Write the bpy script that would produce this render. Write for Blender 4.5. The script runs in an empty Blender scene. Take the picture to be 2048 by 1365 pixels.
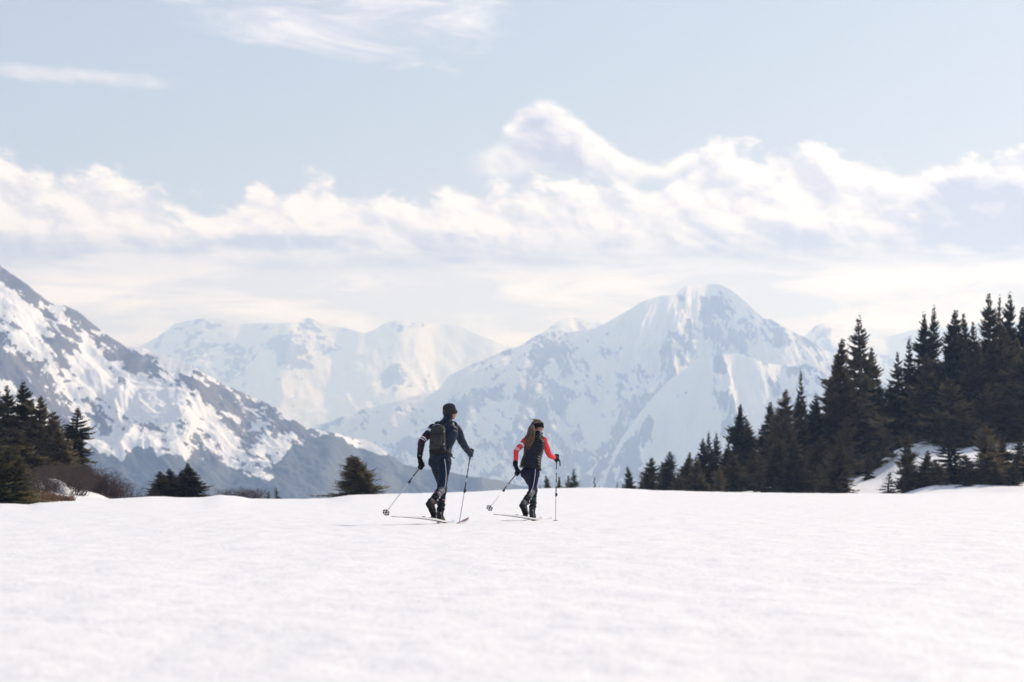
import bpy, math, random
import numpy as np
from mathutils import Vector, Matrix

R = math.radians
SC = bpy.context.scene
COL = SC.collection

# ------------------------------------------------------------------ camera
F = 4836.0            # focal length in photograph pixels (85 mm on a 36 mm wide frame)
CX, HY = 1024.0, 961.0  # optical axis column, horizon row
CAMZ = 0.65
cam_d = bpy.data.cameras.new('camera')
cam = bpy.data.objects.new('camera', cam_d); COL.objects.link(cam)
cam.location = (0, 0, CAMZ); cam.rotation_euler = (R(90), 0, 0)
cam_d.lens = 85.0; cam_d.sensor_width = 36.0
cam_d.shift_y = (HY - 682.5) / 2048.0
cam_d.clip_start = 0.1; cam_d.clip_end = 60000
cam_d.dof.use_dof = True; cam_d.dof.focus_distance = 36.2; cam_d.dof.aperture_fstop = 2.8
SC.camera = cam

# ------------------------------------------------------------------ sun, sky, exposure
SUN_EL, SUN_AZ = R(34), R(43)          # azimuth measured from straight ahead (+Y) to the right (+X)
SUNV = Vector((math.cos(SUN_EL)*math.sin(SUN_AZ), math.cos(SUN_EL)*math.cos(SUN_AZ), math.sin(SUN_EL)))
sd = bpy.data.lights.new('sun', 'SUN'); sd.energy = 3.3; sd.angle = R(0.53); sd.color = (1.0, 0.90, 0.80)
so = bpy.data.objects.new('sun', sd); COL.objects.link(so)
so.rotation_euler = SUNV.to_track_quat('Z', 'Y').to_euler(); so.location = (60, 60, 80)

SC.view_settings.view_transform = 'Standard'; SC.view_settings.look = 'None'
SC.view_settings.exposure = 0.31; SC.view_settings.gamma = 1.0
SC.render.engine = 'CYCLES'
cy = SC.cycles
cy.use_denoising = True
cy.max_bounces = 6; cy.diffuse_bounces = 3; cy.glossy_bounces = 2; cy.transmission_bounces = 3
cy.transparent_max_bounces = 6; cy.volume_bounces = 2
cy.sample_clamp_indirect = 6.0

# node expression helper ------------------------------------------------------
class E:
    """a float socket with arithmetic"""
    def __init__(s, nt, sock): s.nt, s.s = nt, sock
    def _m(s, op, *a, clamp=False):
        n = s.nt.nodes.new('ShaderNodeMath'); n.operation = op; n.use_clamp = clamp
        for i, v in enumerate((s,) + a):
            if isinstance(v, E): s.nt.links.new(v.s, n.inputs[i])
            else: n.inputs[i].default_value = v
        return E(s.nt, n.outputs[0])
    def __add__(s, o): return s._m('ADD', o)
    def __radd__(s, o): return s._m('ADD', o)
    def __sub__(s, o): return s._m('SUBTRACT', o)
    def __rsub__(s, o): return (s*-1.0) + o
    def __mul__(s, o): return s._m('MULTIPLY', o)
    def __rmul__(s, o): return s._m('MULTIPLY', o)
    def sat(s): return s._m('ADD', 0.0, clamp=True)
    def smooth(s, a, b):
        n = s.nt.nodes.new('ShaderNodeMapRange'); n.interpolation_type = 'SMOOTHSTEP'
        s.nt.links.new(s.s, n.inputs[0]); n.inputs[1].default_value = a; n.inputs[2].default_value = b
        return E(s.nt, n.outputs[0])
    def curve(s, pts, lo, hi, vlo, vhi):
        x = ((s - lo) * (1.0/(hi-lo))).sat()
        n = s.nt.nodes.new('ShaderNodeFloatCurve'); c = n.mapping.curves[0]
        pts = [((p-lo)/(hi-lo), (v-vlo)/(vhi-vlo)) for p, v in pts]
        c.points[0].location = pts[0]; c.points[1].location = pts[-1]
        for p in pts[1:-1]: c.points.new(*p)
        n.mapping.update(); s.nt.links.new(x.s, n.inputs['Value'])
        return E(s.nt, n.outputs[0]) * (vhi-vlo) + vlo

def vec(nt, x, y, z=0.0):
    n = nt.nodes.new('ShaderNodeCombineXYZ')
    for i, v in enumerate((x, y, z)):
        if isinstance(v, E): nt.links.new(v.s, n.inputs[i])
        else: n.inputs[i].default_value = v
    return n.outputs[0]
def noise(nt, v, scale=1.0, detail=4.0, rough=0.5, dist=0.0, lac=2.0):
    n = nt.nodes.new('ShaderNodeTexNoise'); n.inputs['Scale'].default_value = scale
    n.inputs['Detail'].default_value = detail; n.inputs['Roughness'].default_value = rough
    n.inputs['Distortion'].default_value = dist; n.inputs['Lacunarity'].default_value = lac
    if v is not None: nt.links.new(v, n.inputs['Vector'])
    return E(nt, n.outputs['Fac'])
def mixc(nt, fac, a, b):
    n = nt.nodes.new('ShaderNodeMix'); n.data_type = 'RGBA'
    if isinstance(fac, E): nt.links.new(fac.s, n.inputs[0])
    else: n.inputs[0].default_value = fac
    for i, c in ((6, a), (7, b)):
        if isinstance(c, (tuple, list)): n.inputs[i].default_value = (*c, 1.0)[:4]
        else: nt.links.new(c, n.inputs[i])
    return n.outputs[2]

# world -----------------------------------------------------------------------
def build_world():
    w = bpy.data.worlds.new('World'); SC.world = w; w.use_nodes = True
    nt = w.node_tree; nt.nodes.clear(); L = nt.links
    sky = nt.nodes.new('ShaderNodeTexSky'); sky.sky_type = 'NISHITA'; sky.sun_disc = False
    sky.sun_elevation = SUN_EL; sky.sun_rotation = SUN_AZ
    sky.air_density = 1.0; sky.dust_density = 2.0; sky.ozone_density = 1.0
    tc = nt.nodes.new('ShaderNodeTexCoord')
    sep = nt.nodes.new('ShaderNodeSeparateXYZ'); L.new(tc.outputs['Generated'], sep.inputs[0])
    x, y, z = (E(nt, sep.outputs[i]) for i in range(3))
    k = 48.36                                  # one unit = 100 pixels of arc
    U = x._m('ARCTAN2', y) * k
    V = z._m('ARCSINE') * k
    # wind-sheared billow field, read twice to light its relief from the sun's side
    def field(u, v):
        sh = u + v*0.55
        a = noise(nt, vec(nt, sh*0.95, v*1.45, 3.1), 1.0, 9.0, 0.60, 0.20)
        return a
    n0 = field(U, V); n1 = field(U + 0.26, V + 0.24)
    relief = (n0 - n1)
    fz = lambda u, v: noise(nt, vec(nt, u*2.3+v*1.1, v*3.1, 2.2), 1.0, 5.0, 0.6, 0.2)
    relief = relief + (fz(U, V) - fz(U+0.11, V+0.10))*0.22
    fine = noise(nt, vec(nt, U*1.5+V*0.9, V*2.7, 7.7), 1.0, 6.0, 0.6, 0.2)
    strat = noise(nt, vec(nt, U*0.26+V*0.12, V*1.5, 1.3), 1.0, 7.0, 0.58, 0.5)
    # cumulus bank: the height of its tops along the azimuth
    T = U.curve([(-14,5.9),(-10.2,6.25),(-9.2,5.95),(-8.2,6.05),(-7.3,5.85),(-6.4,5.35),(-5.5,5.5),(-5.0,6.0),(-4.55,5.55),(-4.0,6.05),(-3.2,5.65),(-1.8,5.6),(-0.9,5.85),(0.6,5.85),(1.6,6.0),(2.4,5.75),(3.2,5.95),(4.0,6.5),(5.6,6.55),(7.2,6.35),(8.0,6.0),(8.6,6.2),(10.2,6.35),(14,5.9)], -14, 14, 0, 10)
    edge = T - V + (n0 - 0.48)*1.9 + (fine-0.5)*0.55
    bank = edge.smooth(-0.10, 0.26)
    # grey cloud body on the right with a bright rim
    g = ((U-9.3)*0.62)._m('POWER', 2.0) + ((V-5.25)*1.25)._m('POWER', 2.0)
    greyblob = (1.0 - (g + (n0-0.5)*0.9)).smooth(-0.05, 0.55)
    # detached wave-shaped cloud
    W = U.curve([(-1.4,0.0),(-0.5,6.2),(-0.25,6.95),(0.1,7.40),(0.6,7.62),(1.1,7.45),(1.7,6.95),(2.4,6.45),(3.0,6.30),(3.5,6.55),(3.8,6.2),(4.3,5.0),(6,0.0)], -1.4, 6, 0, 10)
    B = U.curve([(-1.4,9.0),(-0.5,7.2),(-0.2,6.85),(0.3,6.35),(0.8,6.1),(1.7,5.98),(2.6,5.95),(3.6,6.2),(4.2,7.2),(6,9.0)], -1.4, 6, 0, 10)
    wtop = W - V + (fine-0.5)*0.45 + (n0-0.5)*0.4
    wave = wtop.smooth(-0.03, 0.22) * ((V - B) + (n0-0.5)*0.7).smooth(-0.18, 0.30)
    p = ((U+0.15)*1.25)._m('POWER', 2.0) + ((V-6.35)*2.3)._m('POWER', 2.0)
    puff = (1.0 - (p + (n0-0.5)*1.6)).smooth(0.0, 0.9) * 0.75
    # high thin cloud at the top of the view and a lens-shaped streak at the left
    hi_n = noise(nt, vec(nt, U*0.40+V*0.75, V*1.3-U*0.1, 5.0), 1.0, 8.0, 0.62, 0.6)
    hc = ((U+3.6 - (9.3-V)*1.1)*0.34)._m('POWER', 2.0) + ((V-9.6)*0.85)._m('POWER', 2.0)
    high = (1.45 - (hc - (hi_n-0.5)*4.6)).smooth(-0.1, 1.7) * 0.85
    lc = ((U+8.9)*0.38)._m('POWER', 2.0) + ((V-7.9 + (U+8.9)*0.05)*4.6)._m('POWER', 2.0)
    lens = (0.9 - (lc - (fine-0.5)*2.4)).smooth(0.0, 1.3)*0.60
    cirrus = noise(nt, vec(nt, x*3.0, y*3.0, z*7.0), 1.0, 6.0, 0.6, 0.6).smooth(0.52, 0.85) * 0.45 * V.smooth(9.5, 14)
    # light on the cloud: relief from the sun side, grey bases, bright rims
    lit = (0.64 + relief*4.0).sat()
    toprim = (1.0 - edge.smooth(0.0, 0.9))
    base = V.smooth(4.05, 4.95)
    lit_bank = (lit*0.72 + base*0.20 + toprim*0.14).sat()
    low = strat.smooth(0.42, 0.62)                   # banded layer below the cumulus
    lowlit = 0.34 + low*0.60
    lit_all = lit_bank*base + lowlit*(1.0-base)
    gb = ((V - 4.52 + (strat-0.5)*1.1 - U*0.012)*2.1)._m('POWER', 2.0)
    lit_all = (lit_all - (1.0 - gb.smooth(0.0, 1.0))*(0.15+0.7*n0)*0.66).sat()
    lit_all = (lit_all - greyblob*0.70).sat()
    wlit = (0.10 + (1.0 - wtop.smooth(0.02, 0.60))*0.85 + relief*2.2 + U.smooth(0.5, 2.2)*0.50).sat()
    veil = 0.42 + 0.10*hi_n
    nish = nt.nodes.new('ShaderNodeVectorMath'); nish.operation = 'SCALE'; nish.inputs['Scale'].default_value = WS
    L.new(sky.outputs[0], nish.inputs[0])
    CB, CG = CLOUD_LIT, CLOUD_GREY
    CB2, CG2 = mixc(nt, base, LOW_LIT, CB), mixc(nt, base, LOW_GREY, CG)
    c = mixc(nt, veil, nish.outputs[0], SKY_VEIL)
    ccirr = mixc(nt, 0.75, CG, CB)
    c = mixc(nt, cirrus.sat(), c, ccirr)
    c = mixc(nt, high.sat(), c, mixc(nt, (0.55 + (hi_n-0.5)*2.0).sat(), CG, CB))
    c = mixc(nt, lens.sat(), c, mixc(nt, 0.75, CG, CB))
    c = mixc(nt, puff.sat(), c, mixc(nt, (lit*0.5+0.4).sat(), CG, CB))
    c = mixc(nt, wave.sat(), c, mixc(nt, wlit, CG, CB))
    c = mixc(nt, bank.sat(), c, mixc(nt, lit_all, CG2, CB2))
    vm = nt.nodes.new('ShaderNodeVectorMath'); vm.operation = 'MULTIPLY'; L.new(c, vm.inputs[0])
    L.new(mixc(nt, V.smooth(0.0, 7.0), (0.84, 0.95, 1.18), (1.0, 1.0, 1.0)), vm.inputs[1]); c = vm.outputs[0]
    bg = nt.nodes.new('ShaderNodeBackground'); L.new(c, bg.inputs['Color']); bg.inputs['Strength'].default_value = 1.0
    out = nt.nodes.new('ShaderNodeOutputWorld'); L.new(bg.outputs[0], out.inputs['Surface'])
WS = 0.060
CLOUD_LIT = (0.99, 0.95, 0.95); CLOUD_GREY = (0.37, 0.37, 0.50); SKY_VEIL = (0.42, 0.49, 0.63); LOW_LIT = (1.12, 1.06, 1.08); LOW_GREY = (0.36, 0.38, 0.50)
build_world()
SC.world.cycles.sampling_method = 'MANUAL'; SC.world.cycles.sample_map_resolution = 512

# ------------------------------------------------------------------ helpers
def tag(o, label=None, cat=None, group=None, kind=None):
    if label: o['label'] = label
    if cat: o['category'] = cat
    if group: o['group'] = group
    if kind: o['kind'] = kind
    return o
def obj(name, me, mat=None, parent=None):
    o = bpy.data.objects.new(name, me); COL.objects.link(o)
    if mat is not None:
        for m in (mat if isinstance(mat, (list, tuple)) else [mat]): me.materials.append(m)
    if parent is not None: o.parent = parent
    return o
def empty(name, loc):
    o = bpy.data.objects.new(name, None); COL.objects.link(o); o.location = loc; o.empty_display_size = 0.2
    return o
def mesh(name, v, f, smooth=True):
    me = bpy.data.meshes.new(name); me.from_pydata([tuple(map(float, p)) for p in v], [], [tuple(q) for q in f]); me.update()
    if smooth: me.shade_smooth()
    return me
def fast_mesh(name, V, Fq, smooth=True):
    """numpy verts (n,3) and equal-sized faces (m,k)"""
    V = np.asarray(V, np.float32); Fq = np.asarray(Fq, np.int32); k = Fq.shape[1]
    me = bpy.data.meshes.new(name); me.vertices.add(len(V)); me.vertices.foreach_set('co', V.ravel())
    me.loops.add(Fq.size); me.loops.foreach_set('vertex_index', Fq.ravel())
    me.polygons.add(len(Fq)); me.polygons.foreach_set('loop_start', np.arange(0, Fq.size, k, dtype=np.int32))
    me.polygons.foreach_set('loop_total', np.full(len(Fq), k, np.int32))
    me.update(calc_edges=True); me.validate()
    if smooth: me.shade_smooth()
    return me
def grid_faces(nr, nc):
    i = np.arange(nr-1)[:, None]*nc + np.arange(nc-1)[None, :]
    return np.stack([i, i+1, i+1+nc, i+nc], -1).reshape(-1, 4)
def attr(me, name, vals):
    a = me.attributes.new(name, 'FLOAT', 'POINT'); a.data.foreach_set('value', np.asarray(vals, np.float32).ravel())

_rs = np.random.RandomState(5)
_perm = np.concatenate([_rs.permutation(512)]*2).astype(np.int64)
_ga = _rs.rand(512)*2*np.pi; _gx, _gy = np.cos(_ga), np.sin(_ga)
def perlin(x, y, seed=0):
    x = np.asarray(x, float) + seed*17.31; y = np.asarray(y, float) + seed*9.73
    xi = np.floor(x).astype(np.int64); yi = np.floor(y).astype(np.int64)
    xf, yf = x-xi, y-yi; u = xf*xf*xf*(xf*(xf*6-15)+10); v = yf*yf*yf*(yf*(yf*6-15)+10)
    def g(ix, iy, dx, dy):
        h = _perm[(_perm[ix & 511] + iy) & 511]
        return _gx[h]*dx + _gy[h]*dy
    a = g(xi, yi, xf, yf); b = g(xi+1, yi, xf-1, yf); c = g(xi, yi+1, xf, yf-1); d = g(xi+1, yi+1, xf-1, yf-1)
    return 1.5*((a*(1-u)+b*u)*(1-v) + (c*(1-u)+d*u)*v)
def fbm(x, y, seed=0, oct=5, gain=0.5, lac=2.03):
    s = 0; a = 1.0; f = 1.0
    for o in range(oct): s = s + a*perlin(x*f, y*f, seed+o*3); a *= gain; f *= lac
    return s
def ridged(x, y, seed=0, oct=5, gain=0.5, lac=2.03):
    s = 0; a = 0.5; f = 1.0; w = 1.0
    for o in range(oct):
        n = (1 - np.abs(perlin(x*f, y*f, seed+o*3)))**2 * w
        s = s + a*n; w = np.clip(n*1.6, 0, 1); a *= gain; f *= lac
    return s
def sstep(a, b, x):
    t = np.clip((np.asarray(x, float)-a)/(b-a), 0, 1); return t*t*(3-2*t)

# materials --------------------------------------------------------------------
def principled(name, color=(0.5, 0.5, 0.5), rough=0.6, spec=0.3, metal=0.0):
    m = bpy.data.materials.new(name); m.use_nodes = True; nt = m.node_tree
    b = nt.nodes['Principled BSDF']; b.inputs['Base Color'].default_value = (*color, 1)
    b.inputs['Roughness'].default_value = rough; b.inputs['Specular IOR Level'].default_value = spec
    b.inputs['Metallic'].default_value = metal
    return m, nt, b
def objco(nt):
    return nt.nodes.new('ShaderNodeTexCoord').outputs['Object']
def worldco(nt):
    return nt.nodes.new('ShaderNodeNewGeometry').outputs['Position']
def bump(nt, b, h, strength, dist):
    n = nt.nodes.new('ShaderNodeBump'); n.inputs['Strength'].default_value = strength; n.inputs['Distance'].default_value = dist
    nt.links.new(h.s, n.inputs['Height']); nt.links.new(n.outputs[0], b.inputs['Normal'])
def cloth(name, c, rough=0.75, var=0.18, wr=9.0, bs=0.5, spec=0.2, dist=0.012):
    m, nt, b = principled(name, c, rough, spec)
    co = objco(nt)
    n = noise(nt, co, wr*2.2, 3, 0.6)
    c2 = tuple(min(1, v*(1+var)) for v in c); c1 = tuple(v*(1-var) for v in c)
    nt.links.new(mixc(nt, n.smooth(0.3, 0.7), c1, c2), b.inputs['Base Color'])
    bump(nt, b, noise(nt, co, wr, 3, 0.55, 0.6) + noise(nt, co, 160, 2, 0.5)*0.08, bs, dist)
    return m

# ------------------------------------------------------------------ ground sheet
CR = np.array([(-1500,1012),(-400,1012),(0,1008),(60,1010),(80,1005),(150,1000),(220,999.5),(300,994),(370,996),(405,996),(440,991),(470,992.5),(500,998),(560,999),(655,998),(700,991),(760,989),(830,987.5),(950,984),(1000,981),(1050,978.5),(1100,977),(1200,976),(1260,978),(1300,981),(1400,983.5),(1500,985.5),(1600,986.5),(1800,988),(2048,988),(2600,988),(3500,988)], float)
YC = np.array([(-1500,64),(0,64),(80,66),(150,70),(300,80),(500,86),(700,90),(900,100),(1100,114),(1300,116),(1600,112),(2048,110),(3500,110)], float)
MA = np.array([(-1500,0),(1420,0),(1500,.25),(1570,.55),(1650,.8),(1710,1.05),(1750,1.6),(1790,2.35),(1850,2.6),(1930,2.5),(2048,2.9),(2400,3.6),(3500,3.6)], float)
def ground_h(x, y):
    x = np.asarray(x, float); y = np.asarray(y, float)
    yy = np.maximum(y, 3.0)
    px = np.clip(CX + F*x/np.maximum(yy, 25), -1400, 3400)
    c = np.interp(px, CR[:, 0], CR[:, 1]); yc = np.interp(px, YC[:, 0], YC[:, 1])
    zc = CAMZ - (c-HY)/F*yc
    t = np.clip((y-44)/(yc-44), 0, 1)
    near = zc * (t**1.6)
    d = np.maximum(y-yc, 0)
    # just past the brow the ground rounds over and falls to the valley; on the right it climbs to the wooded mound
    drop = 0.075*np.minimum(d, 60) * sstep(0, 9, d)
    ma = np.interp(px, MA[:, 0], MA[:, 1])
    rightw = sstep(1330, 1500, px)
    bk = sstep(1755, 1880, px)
    mound = ma*sstep(6, 34, d)*1.0 - rightw*(1-bk)*0.30*sstep(0, 4, d)*(1-sstep(5, 16, d)) + bk*0.36*sstep(0.5, 6.5, d) + bk*0.12*perlin(x/2.3, y/2.0, 7)*sstep(0.5, 5, d)
    mound = mound + 0.12*fbm(x/5.0, y/5.0, 31, 3)*sstep(4, 14, d)*rightw
    fall = np.where(d > 0, drop, 0)*(1-rightw)
    leftw = 1-sstep(190, 300, px)
    knoll = leftw*(0.72*sstep(1.5, 20, d)*(1-0.75*sstep(90, 230, px)))
    fall = fall*(1-leftw) 
    far = 0.16*np.maximum(d-(60-10*leftw), 0)
    far = np.minimum(far, 190)
    z = near - fall + mound + knoll - far
    und = 0.035*fbm(x/9.0, y/14.0, 3, 2)*sstep(2, 10, y)*(1-sstep(40, 70, y))
    rough = (0.014*fbm(x/0.7, y/1.1, 11, 5, 0.6) + 0.010*np.abs(fbm(x/2.4, y/0.9, 21, 3)))*(1-sstep(150, 260, y))
    return z + und + rough
def gz(x, y): return float(ground_h(np.array([x]), np.array([y]))[0])

def build_ground():
    ys = np.concatenate([np.linspace(-14, 4, 20, endpoint=False), 4*np.exp(np.linspace(0, math.log(140/4), 560, endpoint=False)),
                         140*np.exp(np.linspace(0, math.log(24000/140), 130))])
    s = np.linspace(-1, 1, 640)
    xs = 0.30*s + 0.70*s**5
    hw = 30 + 0.75*np.maximum(ys, 0)
    X = hw[:, None]*xs[None, :]; Y = np.repeat(ys[:, None], len(s), 1)
    Z = ground_h(X, Y)
    me = fast_mesh('snow_field', np.stack([X, Y, Z], -1).reshape(-1, 3), grid_faces(*X.shape))
    attr(me, 'valley', sstep(260, 420, Y))
    m, nt, b = principled('snow', (0.84, 0.855, 0.88), 0.62, 0.35)
    co = worldco(nt)
    a = nt.nodes.new('ShaderNodeAttribute'); a.attribute_name = 'valley'
    n1 = noise(nt, co, 0.25, 3, 0.5)
    snowc = mixc(nt, n1, (0.868, 0.852, 0.838), (0.90, 0.884, 0.868))
    nt.links.new(mixc(nt, E(nt, a.outputs['Fac']), snowc, (0.035, 0.045, 0.04)), b.inputs['Base Color'])
    h = noise(nt, co, 2.6, 5, 0.6, 0.4)*0.6 + noise(nt, co, 14, 4, 0.6)*0.42 + noise(nt, co, 70, 2, 0.5)*0.10
    bump(nt, b, h, 0.68, 0.05)
    o = obj('snow_field', me, m)
    tag(o, 'wide bright white snow field with faint wind ripples in the foreground', 'snow field', kind='structure')
build_ground()

# ------------------------------------------------------------------ mountains
def mountain_mat(name, rock, rock2, forest):
    m, nt, b = principled(name, (0.8, 0.8, 0.8), 0.75, 0.2)
    co = worldco(nt)
    def A(n):
        a = nt.nodes.new('ShaderNodeAttribute'); a.attribute_name = n; return E(nt, a.outputs['Fac'])
    n = noise(nt, co, 0.016, 9, 0.68)
    rk = (A('rock') + (n-0.5)*1.7).smooth(0.44, 0.56)
    fo = (A('forest') + (n-0.5)*0.9).smooth(0.45, 0.55)
    ft = noise(nt, co, 0.09, 4, 0.7)
    rc = mixc(nt, noise(nt, co, 0.012, 4, 0.6).smooth(0.35, 0.65), rock, rock2)
    c = mixc(nt, rk, (0.86, 0.855, 0.86), rc)
    c = mixc(nt, fo, c, mixc(nt, ft.smooth(0.35, 0.7), forest, tuple(1.7*q for q in forest)))
    nt.links.new(c, b.inputs['Base Color'])
    return m
MM = mountain_mat('alpine_rock_and_snow', (0.050, 0.048, 0.047), (0.105, 0.085, 0.070), (0.022, 0.03, 0.024))

def blobs(px, py, lst):
    s = np.zeros_like(px)
    for (x, y, rx, ry, ang, w) in lst:
        c, q = math.cos(R(ang)), math.sin(R(ang)); dx, dy = px-x, py-y
        a = (dx*c+dy*q)/rx; b = (-dx*q+dy*c)/ry
        s = s + w*np.exp(-(a*a+b*b))
    return s

def mountain(name, prof, ridge_r, base, front, back, nu, nf, nb, carve, carve_l, jag, seed, maskf, label, px0=None, px1=None, expo=1.1, aniso=(1, 1), wig=0.03, summit=None):
    prof = np.array(prof, float)
    p0 = prof[0, 0] if px0 is None else px0; p1 = prof[-1, 0] if px1 is None else px1
    px = np.linspace(p0, p1, nu)
    py = np.interp(px, prof[:, 0], prof[:, 1])
    k = np.array([1, 2, 3, 2, 1.])/9; py = np.convolve(np.pad(py, 2, 'edge'), k, 'valid')
    wk = max(9, nu//9) | 1; pys = np.convolve(np.pad(py, wk//2, 'edge'), np.hanning(wk)/np.hanning(wk).sum(), 'valid')
    py = py + jag*fbm(px/26., px*0+seed, seed, 5, 0.6)
    Rr = ridge_r*(1 + wig*fbm(px/240., px*0+3.3, seed+5, 3))
    X0 = (px-CX)/F*Rr; H = CAMZ + (HY-py)/F*Rr; Hs = CAMZ + (HY-pys)/F*Rr
    t = np.concatenate([np.linspace(1, 0, nf, endpoint=False)**1.25, -np.linspace(0, 1, nb)])   # 1 foot in front, 0 crest, -1 foot behind
    Tt = t[:, None]*np.ones((1, nu))
    rel = np.clip((H-base)/np.max(H-base), 0.12, 1)[None, :]
    Y = Rr[None, :] - np.where(Tt > 0, Tt*front*rel, Tt*back*rel)
    X = np.repeat(X0[None, :], len(t), 0)
    at = np.abs(Tt)
    Z = base + (Hs[None, :]-base)*(1-at)**expo + (H-Hs)[None, :]*np.exp(-at*7.0)*(1-at)
    # ribs and gullies cut down from the smooth slope; none at the crest itself
    u = X/carve_l*aniso[0]; v = (Y + 0.35*X)/carve_l*aniso[1]
    if summit is not None:      # ribs fan out from the summit down the fall line
        xs = (summit-CX)/F*ridge_r; dx = X-xs; dy = (ridge_r-Y)+450.0
        u = np.arctan2(dx, dy)*aniso[0]; v = np.hypot(dx, dy)/carve_l*aniso[1]
    wv = fbm(u*0.7, v*0.7, seed+40, 3)*(0.85 if summit is None else 0.55)
    rg = ridged(u+wv, v+wv, seed+9, 6, 0.55)
    Z = Z - carve*rel*(0.9-rg)*np.minimum(at*4.5, 1)**1.1*(1-0.4*at) - carve*0.14*fbm(u*5, v*5, seed+2, 4, 0.55)*np.minimum(at*12, 1)
    V = np.stack([X, Y, Z], -1)
    me = fast_mesh(name, V.reshape(-1, 3), grid_faces(*X.shape))
    gx = np.gradient(Z, axis=1)/np.gradient(X, axis=1); gy = np.gradient(Z, axis=0)/np.minimum(np.gradient(Y, axis=0), -1e-3 if Y[0,0] > Y[-1,0] else np.inf) if False else np.gradient(Z, axis=0)/np.gradient(Y, axis=0)
    PX = CX + F*X/Y; PY = HY - F*(Z-CAMZ)/Y
    rock, forest = maskf(PX, PY, gx, gy, rg, at, X, Y, Z)
    attr(me, 'rock', np.clip(0.5+(rock-0.5)*0.62, -1, 2)); attr(me, 'forest', np.clip(forest, 0, 1))
    o = obj(name, me, MM)
    tag(o, label, 'mountain', kind='structure')
    return o

# left slope ----------------------------------------------------------------
L_PROF = [(-420,330),(-250,400),(-120,470),(0,531),(50,566),(97,604),(125,611),(154,622),(185,648),(215,671),(255,694),(287,697),(312,706),(334,717),(362,721),(390,735),(413,750),(441,766),(502,793),(556,818),(607,853),(645,861),(679,870),(710,879),(738,882),(765,898),(807,929),(848,938),(900,944),(924,950),(939,955),(979,957),(1030,969),(1082,978),(1140,990),(1200,1000)]
FOREST_LINE = np.array([(-500,930),(100,930),(170,902),(215,910),(250,918),(275,890),(300,898),(330,912),(360,922),(400,918),(440,925),(470,938),(500,948),(530,956),(560,930),(590,905),(620,885),(650,875),(700,895),(740,905),(770,905),(820,925),(1300,900)], float)
def left_mask(px, py, gx, gy, rg, at, X, Y, Z):
    # rock bands that run down to the right, parallel to the crest
    a = (px*0.80 + py*0.60); b = (-px*0.60 + py*0.80)
    n = fbm(a/95., b/34., 3, 5, 0.58)
    n2 = fbm(px/26., py/22., 8, 4, 0.6)
    n3 = fbm(a/30., b/10., 5, 6, 0.7)
    rock = 0.41 + 0.46*n + 0.34*n2 + 0.56*n3 + 0.35*(0.5-rg)
    rock += blobs(px, py, [(20,560,70,13,36,.6),(55,600,26,9,20,.5),(70,585,70,9,38,.4),(135,700,22,50,-35,.55),(105,680,40,20,40,.5),(10,640,20,10,30,.5),(170,640,30,14,35,.6),(215,690,70,14,38,.6),
                           (300,740,60,14,36,.6),(400,780,60,16,32,.6),(470,830,50,30,40,.45),(560,840,70,14,30,.8),(30,735,60,24,35,.45),(90,770,60,20,38,.4),(210,845,12,30,-45,.7),(330,870,14,30,-40,.5),(400,880,20,34,-30,.4),(450,790,50,16,30,.4),(270,735,22,14,0,.4),(250,760,30,10,10,.3)])
    rock -= blobs(px, py, [(60,650,80,26,38,.9),(170,760,40,40,40,1.0),(185,720,22,60,-25,1.2),(250,800,70,36,25,.9),(330,790,60,30,30,.6),(400,830,60,26,30,.5),(20,600,50,14,38,.9),(120,630,34,10,30,.6),(235,660,20,8,30,.3),(310,707,34,5,14,.8),(360,850,60,24,20,.4),(240,870,40,14,30,.7),(320,915,40,14,20,.6)])
    fl = np.interp(px, FOREST_LINE[:, 0], FOREST_LINE[:, 1]) + 9*fbm(px/30., px*0+2, 4, 4, 0.6)
    forest = 0.5 + (py-fl)/26. + 0.25*n2
    forest += blobs(px, py, [(640,900,70,40,20,.6),(700,930,90,40,10,.6),(560,900,60,20,30,.3)])
    forest -= blobs(px, py, [(730,890,26,5,28,1.6),(760,902,16,4,28,1.4),(645,905,8,14,10,1.0),(650,935,5,8,0,.9),(535,950,18,5,20,.9),(540,957,12,10,60,.5),(520,935,30,8,-30,.7),(610,890,12,6,30,.7),(560,872,20,6,25,.9),(580,865,16,5,25,.9),(530,915,20,10,-40,.8),(190,955,6,12,0,.7)])
    return rock, forest
mountain('mountain_slope', L_PROF, 3300, -190, 1500, 900, 860, 300, 50, 42, 230, 1.6, 2, left_mask,
         'near mountain slope at left with rock bands, snow and dark blue forest below', expo=1.05, px0=-220)

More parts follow.
